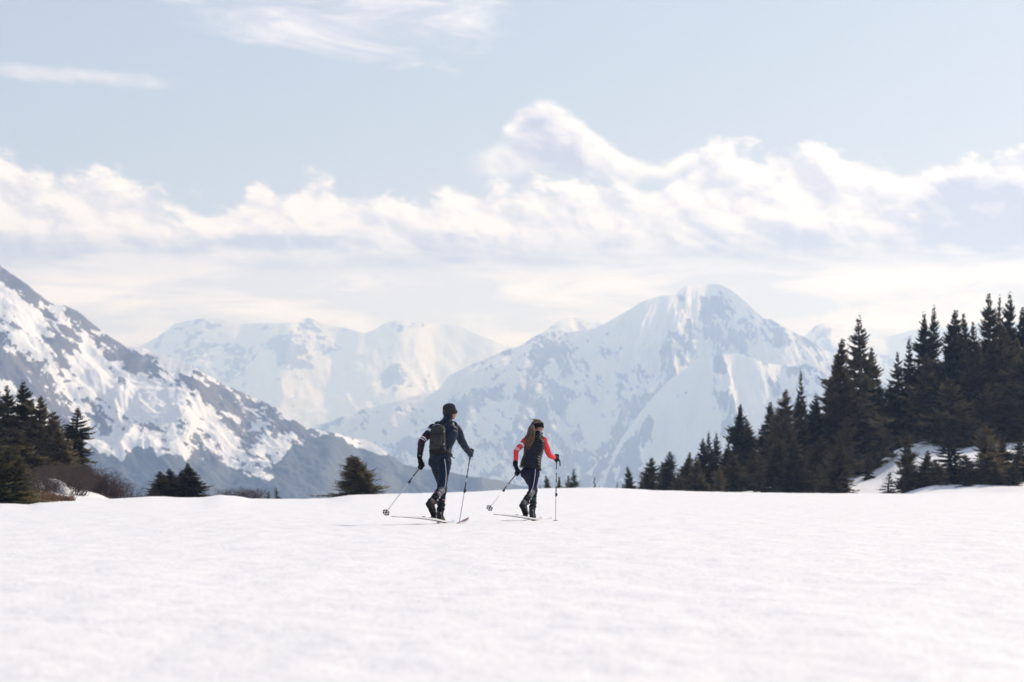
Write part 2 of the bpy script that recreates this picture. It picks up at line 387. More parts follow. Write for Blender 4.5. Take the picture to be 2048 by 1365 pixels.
# main massif ---------------------------------------------------------------
A_PROF = [(430,990),(520,920),(600,868),(634,850),(738,817),(820,795),(880,779),(896,753),(960,722),(1017,700),(1048,688),(1070,672),(1092,665),(1130,664),(1158,662),(1180,660),(1207,649),(1245,628),(1286,602),(1320,592),(1353,588),(1362,578),(1375,570),(1420,568),(1439,569),(1465,581),(1492,605),(1527,638),(1539,638),(1560,650),(1582,662),(1606,673),(1650,700),(1700,730),(1800,780),(1950,850),(2100,900)]
def massif_mask(px, py, gx, gy, rg, at, X, Y, Z):
    a = (px*0.6 + py*0.8); b = (-px*0.8 + py*0.6)
    n = fbm(a/70., b/26., 13, 5, 0.6); n2 = fbm(px/30., py/26., 18, 4, 0.6)
    steep = np.sqrt(gx*gx+gy*gy)
    n3 = fbm(a/24., b/6., 15, 5, 0.65)
    rock = 0.06 + 0.34*n + 0.16*n2 + 0.34*n3 + 1.35*(rg-0.36) + 0.10*sstep(0.5, 1.2, steep)
    rock += blobs(px, py, [(1430,620,40,26,0,.5),(1470,650,50,50,30,.45),(1400,650,16,40,25,.3),(1420,600,60,7,0,.1),(1540,670,40,26,30,.45),(1500,690,40,26,40,.35),(1360,600,10,14,30,.4),(1090,690,30,24,-30,.35),(1210,700,50,20,-30,.12),(1330,690,70,20,-30,.2),(1000,780,50,14,-12,.4),(960,810,60,14,-14,.3),(1250,800,50,60,45,.15),(1140,850,60,30,50,.25),(1200,890,30,40,40,.2),(780,760,22,22,-40,0)])
    rock -= blobs(px, py, [(1280,640,95,36,-26,1.1),(1405,577,60,13,0,1.1),(1380,610,16,22,30,.4),(980,740,90,30,-18,.6),(840,800,110,24,-20,.7),(1560,715,40,18,35,.8),(1340,860,90,50,0,.35),(1270,720,60,14,-15,.25)])
    return rock, np.zeros_like(px)
mountain('mountain_massif', A_PROF, 8000, -260, 1750, 2200, 760, 300, 50, 250, 520, 1.3, 6, massif_mask,
         'tallest snowy massif right of centre with a broad rounded summit', expo=1.12, aniso=(4.2, 0.62), summit=1420)
H_PROF = [(1120,985),(1180,940),(1240,880),(1300,800),(1340,760),(1382,733),(1420,714),(1444,709),(1482,709),(1530,726),(1582,734),(1610,728),(1637,738),(1680,770),(1760,800),(1900,850),(2050,900),(2200,960)]
def foothill_mask(px, py, gx, gy, rg, at, X, Y, Z):
    a = (px*0.3 + py*0.95); b = (-px*0.95 + py*0.3)
    n = fbm(a/80., b/22., 23, 5, 0.6); n2 = fbm(px/26., py/26., 28, 4, 0.6)
    n3 = fbm(a/30., b/8., 25, 5, 0.65)
    rock = 0.10 + 0.32*n + 0.16*n2 + 0.34*n3 + 1.35*(rg-0.36)
    rock -= blobs(px, py, [(1350,870,60,60,0,.4)])
    return rock, np.zeros_like(px)
mountain('foothill', H_PROF, 6900, -260, 1150, 900, 340, 170, 30, 190, 420, 1.2, 14, foothill_mask,
         'lower rounded snowy foothill in front of the massif, behind the right treeline', expo=1.1, aniso=(4.6, 0.6), summit=1480)
# glacier range at left centre ------------------------------------------------
C_PROF = [(60,800),(200,735),(287,689),(316,674),(352,646),(406,637),(445,638),(463,647),(510,648),(556,646),(599,644),(617,635),(639,646),(660,653),(693,657),(731,667),(748,660),(772,645),(796,640),(813,641),(824,648),(841,645),(875,647),(920,652),(934,659),(955,669),(979,678),(999,686),(1017,695),(1060,700),(1120,720),(1200,760)]
def glacier_mask(px, py, gx, gy, rg, at, X, Y, Z):
    n = fbm(px/60., py/40., 33, 5, 0.6); n2 = fbm(px/22., py/20., 38, 4, 0.6)
    rock = 0.06 + 0.24*n + 0.28*n2 + 0.7*(rg-0.40)
    rock += blobs(px, py, [(475,735,34,34,30,.5),(560,695,24,34,-20,.5),(600,710,36,30,30,.5),(620,680,30,22,0,.25),(775,755,26,22,-40,.6),(410,640,40,6,0,.3),(620,645,20,10,0,.3),(840,650,50,5,0,.2),(450,690,24,16,20,.3),(720,665,40,6,10,.25),(395,700,30,30,0,.2)])
    rock -= blobs(px, py, [(850,700,130,26,0,.4),(760,720,80,14,0,.3),(680,790,80,40,-20,.5),(530,665,60,12,0,.4)])
    return rock, np.zeros_like(px)
mountain('glacier_range', C_PROF, 11200, -300, 2300, 2000, 460, 190, 40, 130, 1100, 1.1, 22, glacier_mask,
         'pale distant glacier range with small peaks left of centre', expo=1.35, aniso=(1.2, 0.8))
# peaks behind ---------------------------------------------------------------
D_PROF = [(1000,730),(1050,690),(1092,660),(1116,643),(1141,633),(1165,640),(1199,643),(1240,665),(1300,720)]
B_PROF = [(1560,720),(1600,676),(1613,670),(1630,652),(1645,646),(1665,648),(1690,647),(1706,672),(1735,677),(1760,675),(1793,670),(1826,660),(1880,655),(1922,657),(1964,644),(2010,650),(2060,640),(2160,660),(2300,700)]
def back_mask(px, py, gx, gy, rg, at, X, Y, Z):
    n = fbm(px/40., py/26., 43, 5, 0.6); n2 = fbm(px/20., py/16., 48, 3, 0.6)
    return 0.22 + 0.4*n + 0.3*n2 + 0.3*(0.5-rg) + blobs(px, py, [(1650,690,26,26,-30,.4)]), np.zeros_like(px)
mountain('back_peak', D_PROF, 12000, -300, 2600, 1500, 160, 70, 20, 200, 900, 1.0, 31, back_mask,
         'small far snowy peak behind the left shoulder of the massif', expo=1.2)
mountain('back_ridge', B_PROF, 11000, -300, 2400, 1500, 260, 80, 20, 200, 900, 1.0, 37, back_mask,
         'far pale ridge with a flat-topped peak behind the right treeline', expo=1.2)
#@@HAZE
def build_haze():
    x0, x1, y0, y1, z0, z1 = -9500, 9500, -600, 26000, -640, 870
    v = [(x0,y0,z0),(x1,y0,z0),(x1,y1,z0),(x0,y1,z0),(x0,y0,z1),(x1,y0,z1),(x1,y1,z1),(x0,y1,z1)]
    f = [(3,2,1,0),(4,5,6,7),(0,1,5,4),(1,2,6,5),(2,3,7,6),(3,0,4,7)]
    m = bpy.data.materials.new('haze_air'); m.use_nodes = True; nt = m.node_tree; nt.nodes.clear()
    pv = nt.nodes.new('ShaderNodeVolumePrincipled'); out = nt.nodes.new('ShaderNodeOutputMaterial')
    pv.inputs['Color'].default_value = (*HAZE_COL, 1); pv.inputs['Density'].default_value = HAZE_D
    pv.inputs['Absorption Color'].default_value = (1, 1, 1, 1)
    pv.inputs['Anisotropy'].default_value = 0.35
    nt.links.new(pv.outputs[0], out.inputs['Volume'])
    o = obj('haze', mesh('haze', v, f, False), m)
    tag(o, 'pale blue haze of distance lying over the mountains', 'haze', kind='stuff')
HAZE_D = 2.0e-4; HAZE_COL = (0.44, 0.62, 1.0)
build_haze()

# ------------------------------------------------------------------ trees
def foliage_mat(name, c1, c2, c3, seed):
    m, nt, b = principled(name, c1, 0.7, 0.15)
    inf = nt.nodes.new('ShaderNodeObjectInfo'); rnd = E(nt, inf.outputs['Random'])
    a = nt.nodes.new('ShaderNodeAttribute'); a.attribute_name = 'tone'; tone = E(nt, a.outputs['Fac'])
    co = objco(nt)
    n = noise(nt, co, 0.9, 4, 0.6)
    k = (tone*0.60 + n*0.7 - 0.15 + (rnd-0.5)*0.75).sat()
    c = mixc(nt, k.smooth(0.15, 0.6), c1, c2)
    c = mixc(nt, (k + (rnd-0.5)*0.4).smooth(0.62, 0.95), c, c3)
    nt.links.new(c, b.inputs['Base Color'])
    tr = nt.nodes.new('ShaderNodeBsdfTranslucent'); nt.links.new(c, tr.inputs['Color'])
    mx = nt.nodes.new('ShaderNodeMixShader'); mx.inputs[0].default_value = 0.34
    nt.links.new(b.outputs[0], mx.inputs[1]); nt.links.new(tr.outputs[0], mx.inputs[2])
    nt.links.new(mx.outputs[0], nt.nodes['Material Output'].inputs['Surface'])
    return m
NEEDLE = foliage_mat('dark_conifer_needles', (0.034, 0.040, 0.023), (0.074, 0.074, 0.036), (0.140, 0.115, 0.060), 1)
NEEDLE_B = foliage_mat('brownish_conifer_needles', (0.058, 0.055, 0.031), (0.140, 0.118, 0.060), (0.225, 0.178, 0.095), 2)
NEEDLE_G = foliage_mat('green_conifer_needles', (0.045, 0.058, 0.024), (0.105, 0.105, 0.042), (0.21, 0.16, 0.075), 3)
def bark_mat():
    m, nt, b = principled('bark', (0.07, 0.055, 0.045), 0.9, 0.1)
    co = objco(nt); n = noise(nt, co, 6, 5, 0.6)
    nt.links.new(mixc(nt, n, (0.045, 0.036, 0.03), (0.11, 0.09, 0.075)), b.inputs['Base Color']); bump(nt, b, n, 0.6, 0.02)
    return m
BARK = bark_mat()

def trunk_mesh(name, H, r0, bend, rng, top=0.97, sides=7, rings=14):
    V, Fc = [], []
    for i in range(rings):
        t = i/(rings-1); z = H*top*t - 0.25*(1-t)
        c = (bend[0]*t*t + 0.02*math.sin(5*t+bend[2]), bend[1]*t*t + 0.02*math.cos(4*t+bend[2]))
        r = r0*(1-t)**0.8*(1+0.5*max(0, 0.06-t)/0.06) + 0.012
        for k in range(sides):
            a = 2*math.pi*k/sides; V.append((c[0]+r*math.cos(a), c[1]+r*math.sin(a), z))
    for i in range(rings-1):
        for k in range(sides):
            Fc.append((i*sides+k, i*sides+(k+1) % sides, (i+1)*sides+(k+1) % sides, (i+1)*sides+k))
    return mesh(name, V, Fc)

def crown_mesh(name, seed, H=8.0, Rb=1.0, kind='spire', nbr=380, low=0.03):
    """needle sprays along drooping boughs; every spray is a small kite-shaped leaf face"""
    rng = np.random.RandomState(seed)
    bend = (rng.uniform(-.25, .25), rng.uniform(-.25, .25), rng.uniform(0, 6))
    # boughs in loose whorls, with some gaps
    leaders = [(0, 0, 1.0, 0.0)]
    if kind == 'multi':
        leaders = [(0, 0, 1.0, 0.0)] + [(0.22*Rb*math.cos(a), 0.22*Rb*math.sin(a), rng.uniform(.70, .97), 0.0) for a in rng.uniform(0, 6.28, 4)]
    Vs, Ts = [], []
    for (lx, ly, lh, _) in leaders:
        nb = nbr if len(leaders) == 1 else int(nbr*(0.5 if lx == 0 else 0.33))
        h = H*lh; rb = Rb if len(leaders) == 1 else Rb*0.72
        t = low + (0.99-low)*rng.rand(nb)**(1.05 if kind == 'spire' else 1.2)
        t = np.round(t*26)/26*0.22 + t*0.78
        az = rng.rand(nb)*2*np.pi
        if kind == 'spire':
            prof = (1-t)**0.74*np.minimum(1, 0.22+(1-t)*4.0) + 0.010
        elif kind == 'bushy':
            prof = np.minimum(1, (1-t)*1.25)**0.75*(0.78+0.22*np.sin(np.pi*np.clip(t*1.2, 0, 1)))*np.minimum(1, 0.4+(1-t)*5.0) + 0.02
        elif kind == 'young':
            prof = (1-t)**0.95 + 0.03
        else:
            prof = (1-t)**0.85*0.95 + 0.03
        lobe = 1 + 0.22*np.sin(az*2+rng.uniform(0, 6)+t*9) + 0.16*np.sin(az*3+t*17+rng.uniform(0, 6))
        Lb = rb*prof*lobe*rng.uniform(0.35, 1.2, nb)
        Lb = np.where(rng.rand(nb) < (0.10 if kind == 'spire' else 0.02), Lb*rng.uniform(1.15, 1.6, nb), Lb)
        rise = np.where(t > 0.8, 0.55+1.6*(t-0.8), np.where(t > 0.45, 0.12+1.2*(t-0.45), 0.0-0.25*(0.45-t)))
        rise = rise + rng.uniform(-.22, .22, nb)
        sag = -0.35*(1-t) - 0.05
        btone = rng.normal(0, 0.24, nb)
        M = 26
        s = (np.arange(M)+0.5)/M
        s = 0.10 + 0.90*s
        S = s[None, :] + rng.uniform(-.02, .02, (nb, M))
        cx = bend[0]*t*t + lx*(0.35+0.65*np.minimum(1, t*2)); cyy = bend[1]*t*t + ly*(0.35+0.65*np.minimum(1, t*2))
        d = np.stack([np.cos(az), np.sin(az)], -1)
        rad = Lb[:, None]*S
        zc = (t*h)[:, None] + Lb[:, None]*(rise[:, None]*S + sag[:, None]*S**2 + 0.36*S**4)
        curl = 0.12*np.sin(S*3+az[:, None])*Lb[:, None]
        P = np.stack([cx[:, None]+d[:, 0:1]*rad - d[:, 1:2]*curl, cyy[:, None]+d[:, 1:2]*rad + d[:, 0:1]*curl, zc], -1)
        # each station: two side sprays and one on top or below
        sl = np.clip(0.40*Lb[:, None]*(1.15-S), 0.02, 0.30)*H/8.0 + 0.035
        for side in (-1, 1, 0, 2):
            keep = rng.rand(nb, M) < (0.88 if side in (-1, 1) else 0.55)
            keep &= (Lb[:, None]*S > 0.02)
            n = int(keep.sum())
            if n == 0: continue
            p = P[keep]; L = sl[keep]*rng.uniform(0.6, 1.25, n)
            dd = np.repeat(d[:, None, :], M, 1)[keep]
            ang = {-1: -1, 1: 1, 0: 0.0, 2: 0.0}[side]*rng.uniform(0.5, 1.1, n) + rng.uniform(-.3, .3, n)
            up = rng.uniform(-.35, .28, n) + (0.75 if side == 0 else (-0.5 if side == 2 else 0.0))
            hd = np.stack([dd[:, 0]*np.cos(ang)-dd[:, 1]*np.sin(ang), dd[:, 0]*np.sin(ang)+dd[:, 1]*np.cos(ang), up], -1)
            hd /= np.linalg.norm(hd, axis=1, keepdims=True)
            rv = rng.normal(size=(n, 3)); wv = np.cross(hd, rv); wv /= np.linalg.norm(wv, axis=1, keepdims=True)+1e-9
            wd = (L*rng.uniform(0.16, 0.26, n))[:, None]
            q = np.stack([p, p+hd*(L*0.5)[:, None]+wv*wd, p+hd*L[:, None], p+hd*(L*0.45)[:, None]-wv*wd], 1)
            Vs.append(q.reshape(-1, 3))
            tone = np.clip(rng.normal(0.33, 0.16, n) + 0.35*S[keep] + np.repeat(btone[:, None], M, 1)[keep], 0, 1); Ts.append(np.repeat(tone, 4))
    V = np.concatenate(Vs); T = np.concatenate(Ts)
    me = fast_mesh(name, V, np.arange(len(V)).reshape(-1, 4), smooth=False)
    attr(me, 'tone', T)
    return me, bend

TREE_KINDS = {}
def tree_kind(key, kind, seeds, H, Rb, nbr, low, mat):
    lst = []
    for s in seeds:
        me, bend = crown_mesh('crown', s, H, Rb, kind, nbr, low)
        me.materials.append(mat)
        tm = trunk_mesh('trunk', H, 0.013*H+0.02, bend, None); tm.materials.append(BARK)
        lst.append((me, tm, H, Rb))
    TREE_KINDS[key] = lst
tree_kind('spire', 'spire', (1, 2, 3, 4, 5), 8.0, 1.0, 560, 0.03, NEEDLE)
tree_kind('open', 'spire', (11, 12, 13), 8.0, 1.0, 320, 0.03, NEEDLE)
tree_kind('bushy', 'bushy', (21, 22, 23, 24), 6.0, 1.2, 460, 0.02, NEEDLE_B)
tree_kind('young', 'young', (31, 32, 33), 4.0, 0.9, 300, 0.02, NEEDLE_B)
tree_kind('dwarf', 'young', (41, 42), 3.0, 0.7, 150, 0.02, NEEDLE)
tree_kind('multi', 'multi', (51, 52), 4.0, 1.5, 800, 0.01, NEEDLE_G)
rngT = random.Random(4)
_cnt = {}
def tree(key, px, top, y, hw, label, group, lean=0.0):
    x = (px-CX)/F*y; zb = gz(x, y)
    Ht = CAMZ + (HY-top)/F*y - zb
    lst = TREE_KINDS[key]; i = _cnt.get(key, 0); _cnt[key] = i+1
    cm, tm, H, Rb = lst[i % len(lst)]
    o = empty('conifer_tree', (x, y, zb-0.03))
    sx = hw/F*y/Rb*{'spire': 1.45, 'open': 1.4, 'bushy': 1.45, 'young': 1.4}.get(key, 1.3)
    o.scale = (sx, sx*rngT.uniform(.9, 1.1), Ht/H); o.rotation_euler = (0, lean, rngT.uniform(0, 6.28))
    obj('trunk', tm, None, o); obj('crown', cm, None, o)
    tag(o, label, 'tree', group)
    return o
GR = 'conifers of the right treeline'
RIGHT = [ # kind, column, top row, distance, half width, label
 ('dwarf',1232,962,128,7,'tiny lone seedling conifer at the far left end of the right treeline'),
 ('dwarf',1245,966,129,6,'tiny conifer stub just left of the small lone conifer on the crest'),
 ('open',1260,930,128,15,'small slim conifer standing alone left of the treeline, on the crest'),
 ('bushy',1300,914,130,25,'squat flat-topped bushy conifer, first of the dense right treeline'),
 ('dwarf',1281,952,127,11,'low tuft-like conifer at the foot of the first bushy conifer'),
 ('spire',1336,900,132,24,'short pointed conifer with a dense cone, second in the right treeline'),
 ('spire',1374,902,131,22,'short conifer with a bent leaning tip between two rounder ones'),
 ('bushy',1393,912,128,20,'low dense brownish conifer below the twin thin spires'),
 ('young',1352,945,125,20,'low brown conifer in front at the snow edge, left part of treeline'),
 ('spire',1408,874,136,20,'blunt-topped conifer just left of the twin thin spires'),
 ('open',1420,860,138,17,'left one of two twin thin spires, left half of treeline'),
 ('open',1432,862,139,18,'right one of two twin thin spires, left half of treeline'),
 ('young',1436,930,124,17,'small brown conifer at the snow edge below the twin spires'),
 ('open',1453,876,137,18,'sparse conifer between the twin spires and the tall needle-tipped spire'),
 ('spire',1478,805,135,25,'needle-tipped spire clearly taller than its neighbours, left half of treeline'),
 ('spire',1500,834,136,22,'conifer just right of the needle-tipped spire and shorter'),
 ('bushy',1470,900,126,26,'dark bushy conifer at the snow edge below the needle-tipped spire'),
 ('bushy',1512,895,127,26,'dark bushy conifer at the edge left of the small snow hump'),
 ('spire',1544,800,136,26,'left shoulder conifer of the broad brown-green clump, middle of treeline'),
 ('bushy',1566,778,134,34,'broad brown-green pointed conifer in the middle of the treeline'),
 ('spire',1590,784,135,20,'narrow dark conifer left of the bare crooked snag-like spire'),
 ('open',1605,734,136,14,'very thin sparse crooked spire with drooping side limb'),
 ('spire',1628,786,137,28,'dark conifer under the drooping limb of the thin crooked spire'),
 ('bushy',1555,880,124,32,'brown bushy conifer at the snow edge, below the broad middle clump'),
 ('bushy',1592,876,123,30,'dark bushy conifer directly behind the small snow hump'),
 ('bushy',1634,868,125,30,'dark bushy conifer at the snow edge right of the snow hump'),
 ('spire',1671,672,138,40,'tall dark conifer left of the tallest open-branched tree'),
 ('open',1724,628,137,42,'tall conifer with wide open tiers and feathery top, middle right'),
 ('spire',1698,745,139,32,'dark conifer filling the gap between the two tall middle trees'),
 ('spire',1747,690,148,28,'shorter spire just right of the tall open-branched tree'),
 ('bushy',1686,832,136,34,'rounded brown conifer in front of the two tall middle trees'),
 ('bushy',1745,812,147,34,'rounded dark brown conifer below the shorter spire'),
 ('bushy',1776,815,149,32,'dark rounded conifer at the top edge of the open snow slope'),
 ('bushy',1655,905,121,26,'low dark conifer left of the brown front bush'),
 ('bushy',1680,886,119,30,'brown bushy conifer in front at the foot of the wood'),
 ('young',1738,902,132,16,'small spreading conifer at the left edge of the open snow slope'),
 ('spire',1778,760,151,26,'dark spire behind the rounded conifers left of the mound crest'),
 ('open',1799,698,150,24,'slim ragged spire, first of the group on the mound'),
 ('open',1817,670,152,24,'ragged pointed spire, second of the group on the mound'),
 ('spire',1848,622,152,30,'left one of two tall touching spires on the mound'),
 ('open',1864,607,153,30,'right one of two tall touching spires on the mound'),
 ('spire',1901,615,145,38,'tall dark spire with layered tiers between two gaps of sky'),
 ('open',1912,640,147,24,'ragged spire close behind the tall tiered tree'),
 ('spire',1934,622,146,26,'narrow straight spire with gaps of mountain either side'),
 ('spire',1951,638,147,22,'narrow spire right beside the straight one, slightly shorter'),
 ('spire',1978,580,148,30,'tallest spire of the wood, left of the three at upper right'),
 ('open',1997,586,149,22,'middle one of the three tallest spires at upper right'),
 ('spire',2015,582,149,28,'right one of the three tallest spires at upper right'),
 ('spire',2046,608,148,34,'spire cut by the right edge of the picture'),
 ('bushy',1856,704,148,42,'brown pointed bushy conifer in front of the two touching spires'),
 ('bushy',1826,775,150,36,'dark bushy conifer above the top of the open snow slope'),
 ('spire',1880,745,149,34,'dark conifer behind the big olive front conifer'),
 ('bushy',1958,690,141,44,'dark bushy conifer below the narrow straight spires'),
 ('bushy',2012,656,143,54,'big broad olive bushy conifer below the three tallest spires'),
 ('bushy',2046,700,139,46,'dense dark conifer at the right edge, middle height'),
 ('bushy',1908,754,138,42,'large olive conifer standing forward on the mound slope'),
 ('bushy',1966,766,139,34,'brown conical conifer right of the large olive forward one'),
 ('bushy',2012,780,139,34,'brown-green conifer near the right edge below the broad olive one'),
 ('bushy',2046,800,138,32,'dark conifer at the right edge above the snow'),
 ('bushy',1818,860,118,22,'small pointed conifer alone on the snow slope'),
 ('bushy',1850,900,117.5,24,'small dark conifer right beside the lone one on the snow slope'),
 ('dwarf',1775,943,116,22,'low spreading dark conifer at the foot of the snow slope'),
 ('open',1902,870,119,38,'open-branched conifer with snow showing between its boughs'),
 ('bushy',1974,845,118,30,'brownish conifer in front near the right, at the snow edge'),
 ('bushy',2004,862,119,22,'slim brown conifer touching the front brownish one on its right'),
 ('bushy',2038,876,120,28,'small brown conifer on the snow close to the right edge'),
 ('dwarf',1935,930,116,16,'tiny conifer between the open-branched tree and the front brownish one'),
 ('bushy',1874,918,117,22,'low dense conifer on the snow bank left of the open-branched tree'),
 ('bushy',1936,908,117.5,24,'low dark conifer on the bank between the open-branched and brownish trees'),
 ('young',1992,925,116.5,20,'low brown conifer at the foot of the front brownish pair'),
 ('young',2026,922,117,20,'low spreading conifer on the bank near the right edge'),
 ('dwarf',1552,962,116,9,'tiny dark sprig on the snow left of the snow hump'),
]
for k, px, top, y, hw, lab in RIGHT:
    tree(k, px, top, y, hw, lab, GR, lean=rngT.uniform(-.02, .02))
OUT = np.array([(1290,930),(1336,920),(1400,900),(1440,885),(1480,850),(1520,850),(1566,810),(1610,790),(1660,740),(1720,720),(1770,750),(1810,740),(1850,690),(1900,680),(1950,690),(2000,650),(2060,650)], float)
for i in range(30):
    px = 1298 + i*25.5 + rngT.uniform(-6, 6)
    top = np.interp(px, OUT[:, 0], OUT[:, 1]) + rngT.uniform(0, 34)
    y = (135 if px < 1640 else 146) + rngT.uniform(-3, 5)
    if 1735 < px < 1860: y = 151 + rngT.uniform(0, 4)
    nth = ('first second third fourth fifth sixth seventh eighth ninth tenth eleventh twelfth thirteenth fourteenth fifteenth sixteenth seventeenth eighteenth nineteenth twentieth twenty-first twenty-second twenty-third twenty-fourth twenty-fifth twenty-sixth twenty-seventh twenty-eighth twenty-ninth last').split()[i]
    tree('bushy' if i % 3 else 'spire', px, top, y, rngT.uniform(22, 32), 'dark half-hidden conifer, %s from the left in the inner row of the right treeline' % nth, 'packed interior conifers of the right treeline')
GC = 'small conifers on the far crest'
for k, px, top, y, hw, lab in [
 ('dwarf',1083,968,124,9,'low dark conifer tuft just right of the woman, on the crest'),
 ('open',1096,948,125,12,'small slim conifer between the woman and her right pole'),
 ('young',1117,952,128,13,'small conifer directly behind the woman\'s right pole'),
 ('young',1133,950,127,14,'small bushy conifer right of the woman\'s right pole'),
 ('young',1148,937,126,15,'pointed small conifer, tallest of those right of the woman'),
 ('dwarf',1188,952,130,9,'single tiny conifer alone in the middle of the crest'),
 ('dwarf',1199,968,130,5,'tiniest sprig beside the single tiny conifer on the crest'),
 ]: tree(k, px, top, y, hw, lab, GC)
GL = 'conifers at the left edge'
for k, px, top, y, hw, lab in [
 ('spire',-6,768,92,34,'dark conifer cut by the left edge of the picture'),
 ('spire',19,766,94,26,'narrow dark conifer, second from the left edge'),
 ('bushy',30,850,88,48,'dense dark conifer filling the middle of the left clump'),
 ('spire',52,758,93,38,'tallest conifer of the left clump'),
 ('bushy',72,790,91,44,'dense shoulder conifer right of the tallest left one'),
 ('bushy',98,822,90,40,'rounded conifer on the right side of the left clump'),
 ('bushy',114,852,89,32,'lowest conifer at the right end of the dense left clump'),
 ('open',147,811,91,40,'lone conifer with open tiers standing right of the left clump'),
 ]: tree(k, px, top, y, hw, lab, GL)
tree('multi', 10, 888, 66.0, 72, 'bushy green-brown young conifer in front at the left edge', GL)
tree('multi', 720, 910, 96.0, 68, 'broad multi-topped bushy conifer alone left of the man', 'lone conifers on the left crest')
for k, px, top, y, hw, lab in [
 ('spire',328,940,88,30,'left one of four joined small conifers on the left crest'),
 ('spire',347,935,89,30,'second of four joined small conifers on the left crest'),
 ('spire',365,940,88.5,30,'third of four joined small conifers on the left crest'),
 ('spire',382,924,88,28,'right and tallest of four joined small conifers on the left crest'),
 ('young',309,968,87.5,22,'low conifer skirt at the left foot of the four joined ones'),
 ('dwarf',534,982,91,12,'low rounded conifer between the brown shrub and the tiny pointed one'),
 ('dwarf',554,973,91,11,'tiny pointed conifer right of the brown shrub on the left crest'),
 ]: tree(k, px, top, y, hw, lab, 'lone conifers on the left crest')

# bare brown shrubs -----------------------------------------------------------
def shrub_mesh(seed, stems, H, spread):
    rng = np.random.RandomState(seed); V, Fq = [], []
    def seg(a, b, r0, r1):
        d = b-a; w = np.cross(d, rng.normal(size=3)); w /= np.linalg.norm(w)+1e-9; u = np.cross(w, d); u /= np.linalg.norm(u)+1e-9
        i = len(V)
        for c, r in ((a, r0), (b, r1)):
            for k in range(3):
                an = k*2.094; V.append(c + r*(w*math.cos(an)+u*math.sin(an)))
        for k in range(3): Fq.append((i+k, i+(k+1) % 3, i+3+(k+1) % 3, i+3+k))
    for s in range(stems):
        a = rng.rand()*6.283; r = spread*0.5*math.sqrt(rng.rand())
        p = np.array([r*math.cos(a), r*math.sin(a), -0.08]); hgt = H*rng.uniform(0.5, 1.0)
        lean = rng.uniform(0.1, 0.75); az = a + rng.uniform(-.7, .7)
        d = np.array([math.cos(az)*lean, math.sin(az)*lean, 1.0]); d /= np.linalg.norm(d)
        n = 5; rr = 0.011
        for i in range(n):
            q = p + d*hgt/n
            seg(p, q, rr, rr*0.78); rr *= 0.78
            for t in range(3 if i > 0 else 0):
                td = d + rng.normal(size=3)*0.6; td[2] = abs(td[2])*0.8+0.15; td /= np.linalg.norm(td)
                e = q + td*hgt*rng.uniform(0.10, 0.26); seg(q, e, rr*0.8, 0.003)
                for z in range(2):
                    t2 = td + rng.normal(size=3)*0.6; t2 /= np.linalg.norm(t2); m = q+(e-q)*rng.uniform(.3, .9)
                    seg(m, m + t2*hgt*rng.uniform(0.05, 0.12), 0.004, 0.002)
            d = d + rng.normal(size=3)*0.16 + np.array([0, 0, 0.08]); d /= np.linalg.norm(d); p = q
    return fast_mesh('branches', np.array(V), np.array(Fq), False)
tw, nt, b = principled('reddish_brown_twigs', (0.10, 0.062, 0.05), 0.85, 0.1)
nt.links.new(mixc(nt, noise(nt, objco(nt), 3, 3, 0.5), (0.06, 0.045, 0.040), (0.15, 0.105, 0.085)), b.inputs['Base Color'])
SHM = [shrub_mesh(60+i, 110, 1.0, 1.1) for i in range(3)]
for me in SHM: me.materials.append(tw)
for i, (px, y, H, sc, lab) in enumerate([
    (98, 80, 0.7, 1.0, 'bare brown shrub below the dense left conifer clump'),
    (128, 82, 0.75, 1.1, 'bare brown shrub right of the pale crusted brush'),
    (152, 83, 0.85, 1.1, 'tallest bare brown shrub, under the lone open-tiered conifer'),
    (176, 84, 0.8, 1.1, 'bare reddish shrub right of the lone open-tiered conifer'),
    (200, 84, 0.7, 1.1, 'bare twiggy shrub in the middle of the sloping shrub row'),
    (224, 84, 0.66, 1.1, 'bare twiggy shrub second from the low end of the row'),
    (250, 85, 0.45, 1.2, 'lowest bare shrub at the right end of the sloping row'),
    (485, 90, 0.52, 1.1, 'small rounded bare brown shrub alone on the left crest'),
    (80, 74, 0.55, 0.9, 'low bare shrub in front of the pale crusted brush, above the dry grass'),
    (142, 77, 0.6, 1.0, 'low bare shrub at the right foot of the pale crusted brush'),
    (62, 78, 0.55, 1.0, 'bare brown shrub just behind the front bushy young conifer')]):
    x = (px-CX)/F*y
    o = empty('bare_shrub', (x, y, gz(x, y)-0.02)); o.scale = (sc, sc, H); o.rotation_euler = (0, 0, i*1.3)
    obj('branches', SHM[i % 3], None, o); tag(o, lab, 'shrub', 'bare brown shrubs')
